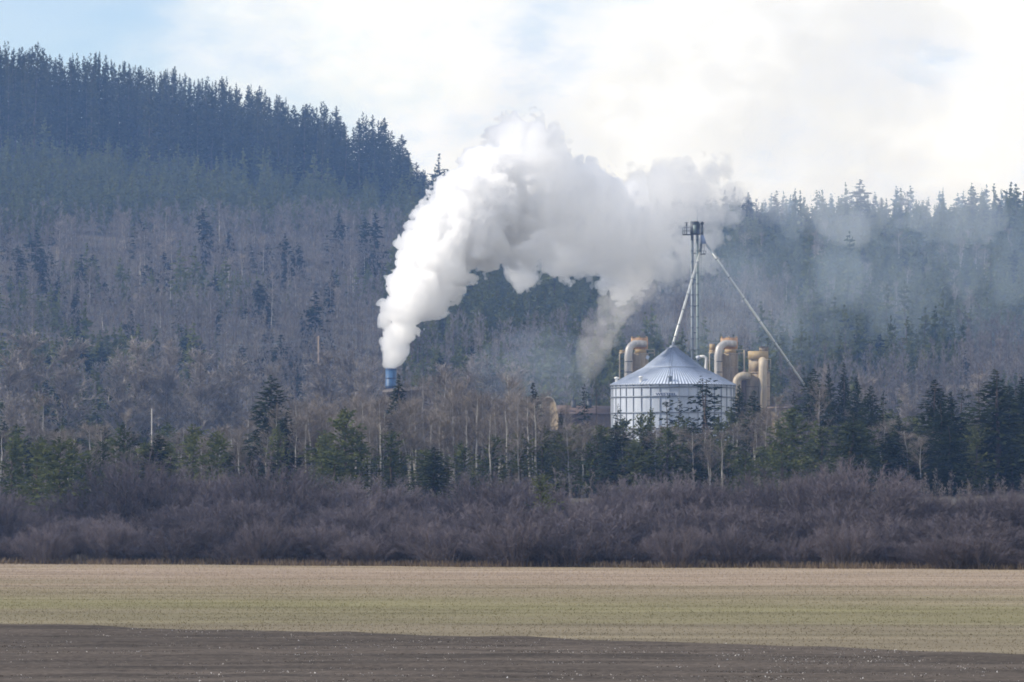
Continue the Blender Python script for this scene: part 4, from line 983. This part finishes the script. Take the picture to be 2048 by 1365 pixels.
# ------------------------------------------------------------------ hillside trees one can tell apart
hill_named = [
 (35,489,575,50,'dark spruce standing on the pale clearing at the left edge'),(82,495,575,40,'left one of the dark spruce pair by the pale clearing'),(98,494,570,40,'right one of the dark spruce pair by the pale clearing'),
 (162,508,600,38,'slim dark spruce right of the pale clearing'),(403,415,520,44,'tall spruce leaning over the brown aspen slope'),(420,450,520,50,'shorter spruce at the right foot of the tall spruce on the brown aspen slope'),
 (517,560,640,58,'broad dark spruce alone on the middle of the left slope'),(632,582,690,60,'tall ragged dark spruce behind the utility pole'),(537,487,540,44,'small dark spruce on the brown slope left of the dark group'),
 (570,466,560,40,'highest spruce of the dark group in the middle of the left slope'),(592,500,570,46,'dark spruce right of the highest of the group in the middle of the left slope'),(676,437,520,50,'dark spruce behind a round pale crown on the upper left slope'),
 (730,434,540,46,'left one of the tall dark spruce pair near the plume'),(750,425,545,46,'right one of the tall dark spruce pair near the plume'),(665,540,600,40,'small dark spruce between pair and dark group on the left slope'),
 (163,670,770,54,'full dark spruce in front of the rounded crowns at the left'),(106,694,775,46,'dark spruce left of the full one in front of the rounded crowns'),(203,684,760,40,'narrow spruce right of the full one in front of the rounded crowns'),
 (372,666,745,44,'left one of the dark twin spruces before a pale rounded crown'),(388,672,745,44,'right one of the dark twin spruces before a pale rounded crown'),(272,728,880,54,'tall dark column spruce rising at the left behind the pines'),
 (592,697,750,32,'small spruce left of the utility pole foot'),(620,708,750,22,'thin tiny spruce right below the utility pole'),(684,709,750,20,'tiny lone spruce between utility pole and blue stack'),
 (944,690,770,44,'dark spruce in front of the pale rounded crowns right of the stack'),(880,705,790,40,'dark spruce at the left of the pale rounded crowns right of the stack'),(975,718,790,34,'hazy small spruce right of the pale rounded crowns'),
 (878,306,410,34,'single tall spire spruce on the skyline just left of the plume'),(915,352,420,34,'spruce on the skyline touching the left side of the plume'),
 (1720,358,470,66,'tall hazy spruce standing highest on the right skyline'),(1945,372,470,56,'open crowned hazy pine on the right skyline'),(1998,398,480,52,'dark pointed spruce on the right skyline near the edge'),
 (1968,400,480,34,'narrow spruce left of the dark pointed one on the right skyline'),(1498,384,470,40,'dark spruce on the skyline right of the elevator head'),(1552,380,470,32,'spruce on the skyline behind the thin steam right of the elevator'),
 (225,738,880,70,'tall olive pine left of the dark column spruce'),(95,755,870,52,'left one of two ragged spruces behind the bushy pines at the left'),(122,752,870,52,'right one of two ragged spruces behind the bushy pines at the left'),
]
for k, (px, top, bs, wp, lab) in enumerate(hill_named):
    Y = ground_at(px, bs + 10); put('spruce_tree', HS, k, px, top, wp, Y, lab, 'spruce', None, HS_W)

for k in range(85):
    left = k % 5 < 3
    px = 10 + 760 * rng.random() if left else 1480 + 560 * rng.random()
    base = 490 + 320 * rng.random() if left else 470 + 300 * rng.random()
    Y = ground_at(px, base); hh = (45 + 40 * rng.random()) * (1 + 0.0004 * (base - 480))
    put('spruce_tree', HS, k, px, base - hh, hh * (0.40 + 0.16 * rng.random()), Y, 'dark spruce scattered among the bare woods of the left slope' if left else 'dark spruce scattered on the smoky right slope', 'spruce', 'scattered spruces of the left slope' if left else 'scattered spruces of the right slope', HS_W)

# the tall stand on the left ridge and the skyline of the right hill
sk = [(-40,70),(0,88),(40,100),(75,95),(110,118),(200,110),(230,125),(300,140),(355,140),(400,165),(440,155),(490,180),(560,185),(600,215),(650,205),(700,250),(730,228),(770,240),(800,270),(830,325),(860,360),(900,375),(940,385)]
skx, sky_ = zip(*sk)
for px, top, wp, k, lab in ((727, 222, 40, 1, 'left one of the tallest spires where the ridge stand opens toward the plume'), (770, 236, 40, 2, 'right one of the tallest spires where the ridge stand opens toward the plume'), (748, 252, 36, 0, 'conifer between the two tallest spires where the ridge stand opens toward the plume'), (803, 268, 40, 4, 'last tall conifer at the right end of the ridge stand')):
    put('conifer_tree', RP, k, px, top, wp, 1772, lab, 'conifer', None, RP_W)
n_r = 250
for k in range(n_r):
    px = -20 + 975 * (k + rng.random()) / n_r
    Y = 1735 + 95 * rng.random() if px < 830 else 1770 + 30 * rng.random()
    if 690 < px < 840 and k % 2: continue
    top = np.interp(px, skx, sky_) + abs(rng.normal()) * 17 - 10 + 16 * float(vnoise(np.array([px / 34.0, 0.5, 0.5]), 77))
    lab, grp = (('tall dark conifer in the dense stand along the left skyline', 'tall stand on the left ridge') if px < 640 else ('tall dark conifer in the open end of the ridge stand where sky shows between trunks', 'open end of the ridge stand'))
    put('conifer_tree', RP, k, px, top, (24 + 14 * rng.random()) * (1.0 if px < 840 else 0.7), Y, lab, 'conifer', grp, RP_W)
for k in range(95):
    px = 1400 + 670 * (k + rng.random()) / 95; Y = 1740 + 70 * rng.random()
    top = np.interp(px, [1380, 1480, 1560, 1640, 1760, 1850, 2048], [420, 405, 415, 428, 425, 428, 425]) + 22 * rng.random() - (12 if k % 7 == 0 else 0)
    put('conifer_tree', RP, k, px, top, 24 + 18 * rng.random(), Y, 'hazy conifer in the even row along the right skyline', 'conifer', 'trees along the right skyline', RP_W)

# white trunked bare trees picked out on the slopes
for k in range(110):
    u = rng.random(); px = 60 + 700 * rng.random() if u < 0.62 else 1480 + 560 * rng.random()
    base = 470 + 200 * rng.random() if u < 0.62 else 520 + 160 * rng.random()
    Y = ground_at(px, base); h = 62 + 40 * rng.random()
    put('bare_aspen', AS, k, px, base - h, 22 + 10 * rng.random(), Y, ('bare aspen with a thin white trunk on the brown left slope' if u < 0.62 else 'bare aspen with a thin white trunk on the hazy right slope'), 'aspen', 'white trunked aspens on the left slope' if u < 0.62 else 'white trunked aspens on the right slope', AS_W)

# ------------------------------------------------------------------ the mass of the hillside woods
LC = [proto('lod_conifer', conifer(201 + k, 12, 2.0, wh=13, nb=5, seg=3, cl=1.0, cw=0.27, p=0.8, droop=0.3, lift=0.6, irr=0.5, gap=0.12, per=2, base=0.08), M_pine, M_trunk) for k in range(5)]
LB = [proto('lod_bare', bare_tree(221 + k, 13, 0.22, limbs=12, twigs=9, tw=0.13, first=0.30, sub=1, trunk=0.011), M_htwig, M_aspen) for k in range(5)]
def mass(n, y0, y1, dens):
    y = y0 + (y1 - y0) * rng.random(n) ** 0.85; x = (rng.random(n) * 2 - 1) * (0.103 * y + 75)
    return x, y
n_m = 14000
x, y = mass(n_m, 1128, 1840, 1)
z = terrain(x, y); ppx = 1024 + F * x / y; ppy = proj_y(z, y)
patch = fbm2(x, y, 46, 41, 4) * 1.5
conf = patch + 0.20
def zone(px0, px1, py0, py1, v):
    m = sstep(px0 - 50, px0 + 50, ppx) * (1 - sstep(px1 - 50, px1 + 50, ppx)) * sstep(py0 - 22, py0 + 22, ppy) * (1 - sstep(py1 - 22, py1 + 22, ppy))
    return v * m
conf = conf + zone(-100, 900, 285, 455, 0.9) + zone(100, 780, 470, 590, -0.75) + zone(-100, 90, 500, 600, -0.8) + zone(860, 1260, 400, 690, 1.5) + zone(1400, 2100, 400, 640, 0.42) + zone(1250, 1560, 600, 740, -0.5) + zone(300, 800, 640, 1000, -0.35) + zone(0, 350, 620, 700, -0.3) + zone(1560, 2100, 700, 1000, -0.3)
iscon = conf > 0.12
hmul = np.where((ppy < 470) & (ppx < 900), 0.95, 1.0)
keep = rng.random(n_m) < np.where((ppx < 110) & (ppy > 540) & (ppy < 600), 0.15, 0.9)
big = 1 + 0.55 * (rng.random(n_m) < 0.10)
for nm, sel, pr, mats, hh in (('hillside_conifers', iscon & keep, LC, (M_pine, M_trunk), (6.0, 7.0)), ('hillside_bare_woods', ~iscon & keep, LB, (M_htwig, M_wstem), (8.0, 6.0))):
    i = np.where(sel)[0]
    H = (hh[0] + hh[1] * rng.random(len(i))) * hmul[i] * (big[i] if nm == 'hillside_conifers' else 1)
    tag(scatter_mesh(nm, pr, rng.integers(0, len(pr), len(i)), x[i], y[i], z[i] - 0.2, H, 0.75 + 0.5 * rng.random(len(i)), mats), ('mixed green conifers covering the slopes behind the mill' if 'con' in nm else 'grey brown leafless woods covering the slopes behind the mill'), 'forest', kind='stuff')
# undergrowth behind the near belt
n_u = 3400
xu = (rng.random(n_u) * 2 - 1) * 178; yu = edge_y(xu) + 68; yu = yu + (1135 - yu) * rng.random(n_u) ** 1.2; zu = terrain(xu, yu); pu = 1024 + F * xu / yu
free = ~((pu > 1090) & (pu < 1600) & (yu > 1000)) & ~((pu > 690) & (pu < 870) & (yu > 1090))
i = np.where(free)[0]; H = (4 + 5 * rng.random(len(i))) * (0.45 + 0.55 * sstep(900, 990, yu[i]))
tag(scatter_mesh('undergrowth', LB, rng.integers(0, 5, len(i)), xu[i], yu[i], zu[i] - 0.2, H, 1.0 + 0.5 * rng.random(len(i)), (M_twig, M_wstem)), 'leafless undergrowth between the near tree belt and the mill', 'undergrowth', kind='stuff')
# the thicket and the near conifers go on beyond both sides of the view
n_o = 44; xo = (92 + 85 * rng.random(n_o)) * np.where(np.arange(n_o) % 2, 1, -1); yo = edge_y(xo) + 14 + 48 * rng.random(n_o)
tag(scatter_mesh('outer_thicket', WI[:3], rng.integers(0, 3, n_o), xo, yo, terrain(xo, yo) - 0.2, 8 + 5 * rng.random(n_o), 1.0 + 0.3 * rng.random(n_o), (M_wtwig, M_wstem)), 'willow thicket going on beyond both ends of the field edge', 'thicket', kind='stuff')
n_o = 120; xo = (104 + 75 * rng.random(n_o)) * np.where(np.arange(n_o) % 2, 1, -1); yo = edge_y(xo) + 80 + 150 * rng.random(n_o)
tag(scatter_mesh('outer_conifers', PI[:2] + SP[:2], rng.integers(0, 4, n_o), xo, yo, terrain(xo, yo) - 0.2, 11 + 9 * rng.random(n_o), 1.0 + 0.4 * rng.random(n_o), (M_pine, M_trunk)), 'green conifers of the near tree belt going on beyond both sides', 'forest', kind='stuff')
# conifers on the far blue hill
n_f = 420
xf_ = (rng.random(n_f) - 0.5) * 1300; yf_ = 4150 + 350 * rng.random(n_f); zf_ = np.interp(yf_, fy, [0] * 30) + (at(1024, 420, 4400)[2] - 12) * np.sin(np.clip((yf_ - 3600) / 1600, 0, 1) * math.pi) + 22 * fbm2(xf_, yf_, 500, 31) + 0.02 * xf_
tag(scatter_mesh('far_hill_conifers', LC, rng.integers(0, 5, n_f), xf_, yf_, zf_ - 1, 16 + 14 * rng.random(n_f), 1.0 + 0.3 * rng.random(n_f), (M_pine, M_trunk)), 'blue hazy conifers on the far hill behind the right skyline', 'forest', kind='stuff')
# ------------------------------------------------------------------ steam and smoke (closed surfaces filled with a scattering volume)
def surface_nets(S, org, vox):
    ins = S < 0; n = S.shape
    c = [(i, j, k) for i in (0, 1) for j in (0, 1) for k in (0, 1)]
    cnt = 0
    for o in c: cnt = cnt + ins[o[0]:n[0]-1+o[0], o[1]:n[1]-1+o[1], o[2]:n[2]-1+o[2]].astype(np.int8)
    mixed = (cnt > 0) & (cnt < 8)
    idx = np.argwhere(mixed); m = len(idx)
    vid = -np.ones(mixed.shape, np.int64); vid[tuple(idx.T)] = np.arange(m)
    P = np.zeros((m, 3)); W = np.zeros(m)
    val = {o: S[idx[:, 0] + o[0], idx[:, 1] + o[1], idx[:, 2] + o[2]] for o in c}
    for a in c:
        for ax in range(3):
            if a[ax]: continue
            b = list(a); b[ax] = 1
            va, vb = val[a], val[tuple(b)]
            x = (va < 0) != (vb < 0)
            t = np.where(x, va / np.where(va - vb == 0, 1, va - vb), 0)
            p = np.tile(np.array(a, float), (m, 1)); p[:, ax] += t
            P += p * x[:, None]; W += x
    P = (P / np.maximum(W, 1)[:, None] + idx) * vox + org
    quads = []
    for ax in range(3):
        u, v = (ax + 1) % 3, (ax + 2) % 3
        a0 = [slice(1, -1)] * 3; a0[ax] = slice(0, -1)
        a1 = [slice(1, -1)] * 3; a1[ax] = slice(1, None)
        A = ins[tuple(a0)]; B = ins[tuple(a1)]
        e = np.argwhere(A != B); flip = A[tuple(e.T)]
        off = np.ones(3, int); off[ax] = 0; e = e + off
        def cell(du, dv):
            q = e.copy(); q[:, u] -= du; q[:, v] -= dv
            return vid[tuple(q.T)]
        q = np.stack([cell(0, 0), cell(1, 0), cell(1, 1), cell(0, 1)], 1)
        q[~flip] = q[~flip][:, ::-1]
        quads.append(q)
    return P, np.concatenate(quads)

def puff(name, blobs, vox, octaves, mat, k=1.0, squash=1.0, zmin=None, drop=0.0):
    """blobs: (px, py, radius px, Y[, roughness]); octaves: (size m, amplitude m); one closed cauliflower surface"""
    C = np.array([at(b[0], b[1], b[3]) for b in blobs]); Rr = np.array([b[2] * b[3] / F for b in blobs])
    rg = np.array([b[4] if len(b) > 4 else 1.0 for b in blobs])
    pad = 2.5 + max(a for _, a in octaves)
    lo = (C - Rr[:, None]).min(0) - pad; hi = (C + Rr[:, None]).max(0) + pad
    if zmin is not None: lo[2] = max(lo[2], zmin - 2 * vox)
    n = np.ceil((hi - lo) / vox).astype(int) + 1
    ax = [lo[i] + np.arange(n[i]) * vox for i in range(3)]
    S = np.empty(n, np.float32)
    for i in range(n[0]):                              # slab by slab
        p = np.stack(np.meshgrid([ax[0][i]], ax[1], ax[2], indexing='ij'), -1)[0]
        d = np.sqrt(((p[..., None, :] - C) ** 2 * np.array([1, 1, squash])).sum(-1)) - Rr
        e = np.exp(-np.clip(d / k, -60, 60))
        s = -k * np.log(e.sum(-1) + 1e-30)
        wn = e / (e.sum(-1, keepdims=True) + 1e-30)
        amp = (wn * rg).sum(-1) * np.clip((wn * Rr).sum(-1) / 4.0, 0.3, 1.3)
        near = abs(s) < pad + 1
        if near.any():
            q = p[near]; nn = 0
            warp = np.stack([vnoise(q / 6.0, 50), vnoise(q / 6.0, 51), vnoise(q / 6.0, 52)], -1) * 1.1
            for o, (sz, a) in enumerate(octaves):
                v = vnoise((q + warp) / sz + 17.7 * o, 20 + o)
                nn = nn + a * (1.0 - 1.55 * (1 - np.clip(np.abs(v) * 1.9, 0, 1)) ** 2 - 0.45)
            s[near] = s[near] - amp[near] * (nn - drop)
        if zmin is not None: s = np.maximum(s, zmin - p[..., 2])
        S[i] = s
    for a_ in range(3):
        sl = [slice(None)] * 3
        for e_ in (0, -1):
            sl[a_] = e_; S[tuple(sl)] = np.maximum(S[tuple(sl)], 0.1)
    V, Q = surface_nets(S.astype(float), lo, vox)
    me = raw_mesh(name, V, [Q], mat, smooth=True)
    return link(name, me)


column = [(782,732,11,1150,.35),(785,714,16,1150,.5),(791,692,24,1151,.8),(799,666,34,1152),(810,636,44,1153),(823,604,52,1155),(838,572,60,1157),(855,542,66,1159),(874,512,72,1161),(898,482,78,1164),(925,452,84,1167),(960,428,92,1170),(902,408,40,1168),(985,398,100,1174),(955,500,56,1170,1.2),(1000,486,54,1176,1.3)]
drift = [(1022,375,98,1178),(1052,325,80,1182),(1048,285,50,1184),(1085,400,98,1184),(1140,420,98,1190),(1190,440,92,1196),(1235,462,90,1200),(1262,520,66,1204,1.3),(1266,548,40,1204,1.3),(1225,500,64,1200,1.3),(1120,496,46,1192,1.5),(1155,515,38,1196,1.5),(1060,474,54,1184,1.4),(1043,555,23,1184,1.1),(1062,558,17,1186,1.1),(1028,550,15,1184,1.1),(1100,520,20,1190,1.4),(1130,530,18,1192,1.4)]
tail = [(1262,470,74,1206,1.2),(1300,508,60,1208,1.4),(1345,508,48,1212,1.5),(1392,494,40,1216,1.5),(1416,490,24,1218,1.3),(1310,432,62,1210,1.4),(1360,428,54,1214,1.5),(1410,424,42,1219,1.5),(1450,414,30,1222,1.5),(1480,406,20,1224,1.4),(1280,400,60,1208,1.4),(1340,385,56,1214,1.4),(1420,380,50,1222,1.4)]
OCT = [(6.0, 1.9), (3.0, 1.3), (1.6, 0.9), (0.95, 0.5)]
steam = puff('steam_plume', column, 0.40, OCT, vol_mat('steam', (0.996, 0.997, 1.0), 1.2, 0.68), k=0.9, zmin=at(782, 737, STK)[2], drop=0.55)
tag(steam, 'dense white steam column rising and bending right out of the blue stack', 'steam plume')
steam2 = puff('drifting_steam', drift, 0.45, OCT, vol_mat('drifting_steam', (0.996, 0.997, 1.0), 0.42, 0.68), k=0.9, drop=0.25)
tag(steam2, 'greyish white steam drifting right from the bend of the column past the elevator head', 'steam plume')

steam3 = puff('thinning_steam', tail, 0.45, OCT, vol_mat('thinning_steam', (0.996, 0.997, 1.0), 0.15, 0.6), k=0.9, drop=0.2)
tag(steam3, 'thinning ragged end of the steam passing behind the elevator head', 'steam plume')

soft = [(960,300,60,1225),(1030,240,70,1230),(1090,320,60,1228),(1120,340,60,1230),(1180,330,90,1235),(1260,320,110,1240),(1340,330,110,1245),(1420,330,95,1250),(1330,240,120,1250),(1430,230,150,1255),(1540,260,110,1260),(1540,140,170,1265),(1650,90,190,1275),(1730,0,210,1285),(1640,260,110,1270),(1750,200,120,1280),(1790,290,90,1285),(1480,370,60,1252)]
cloud = puff('steam_cloud', soft, 1.3, [(16, 5.0), (8, 3.0), (4, 1.5)], vol_mat('thin_steam', (0.995, 0.995, 0.998), 0.007, 0.5), k=3)
tag(cloud, 'soft thinning steam drifting up to the right above the dense plume', 'steam cloud', kind='stuff')
# ------------------------------------------------------------------ thin smoke and the valley haze
wisp = [(1176,762,8,1126),(1178,740,13,1128),(1182,715,18,1130),(1190,690,22,1132),(1202,662,28,1135),(1222,630,34,1140),(1248,600,38,1146),(1280,575,36,1152),(1215,690,16,1134)]
o = puff('chimney_smoke', wisp, 0.7, [(5, 1.8), (2.6, 1.1)], vol_mat('brownish_smoke', (0.88, 0.84, 0.80), 0.050, 0.3), k=1.5); tag(o, 'brownish thin smoke rising from the black shed chimney', 'smoke', kind='stuff')
low = [(985,775,46,1120),(1020,745,50,1125),(1060,755,44,1125),(1095,770,44,1122),(1130,760,40,1122),(1060,715,34,1130),(1110,720,36,1132),(1150,700,28,1134)]
o = puff('ground_smoke', low, 1.0, [(7, 2.2), (3.5, 1.2)], vol_mat('bluish_smoke', (0.66, 0.80, 1.0), 0.0085, 0.2), k=2.5); tag(o, 'bluish smoke drifting low between the aspens and the shed', 'smoke', kind='stuff')
veil = [(1560,470,70,1350),(1480,560,60,1340),(1640,560,90,1380),(1760,520,100,1400),(1880,480,110,1420),(1990,520,120,1430),(1930,620,100,1400),(1780,640,80,1380),(1460,640,70,1330),(1340,640,60,1300),(1540,660,60,1330),(2060,600,110,1420),(1690,620,60,1360)]
o = puff('hill_smoke', veil, 1.8, [(18, 12.0), (9, 6.0), (5, 2.5)], vol_mat('hill_smoke', (0.68, 0.84, 1.0), 0.0042, 0.2), k=5); tag(o, 'blue grey smoke veil drifting across the right hillside', 'smoke', kind='stuff')
vee = [(1690,470,16,1600),(1690,445,30,1600),(1700,420,40,1600),(1660,420,36,1600),(1730,405,40,1600),(1620,405,34,1600),(1770,400,40,1600),(1850,410,50,1620),(1950,420,50,1620),(1590,400,34,1600),(1540,400,30,1600)]
o = puff('skyline_smoke', vee, 1.6, [(12, 3.5), (6, 2.0)], vol_mat('pale_smoke', (0.85, 0.93, 1.0), 0.020, 0.2), k=3); tag(o, 'pale smoke hanging before the right skyline', 'smoke', kind='stuff')
m = MB().box((-420, 670, -12), (420, 2400, 150))
hz = m.build('haze', vol_mat('valley_haze', HAZE_C, HAZE_D, 0.0)); tag(hz, 'thin blue haze filling the valley before the wooded hill', 'haze', kind='stuff')
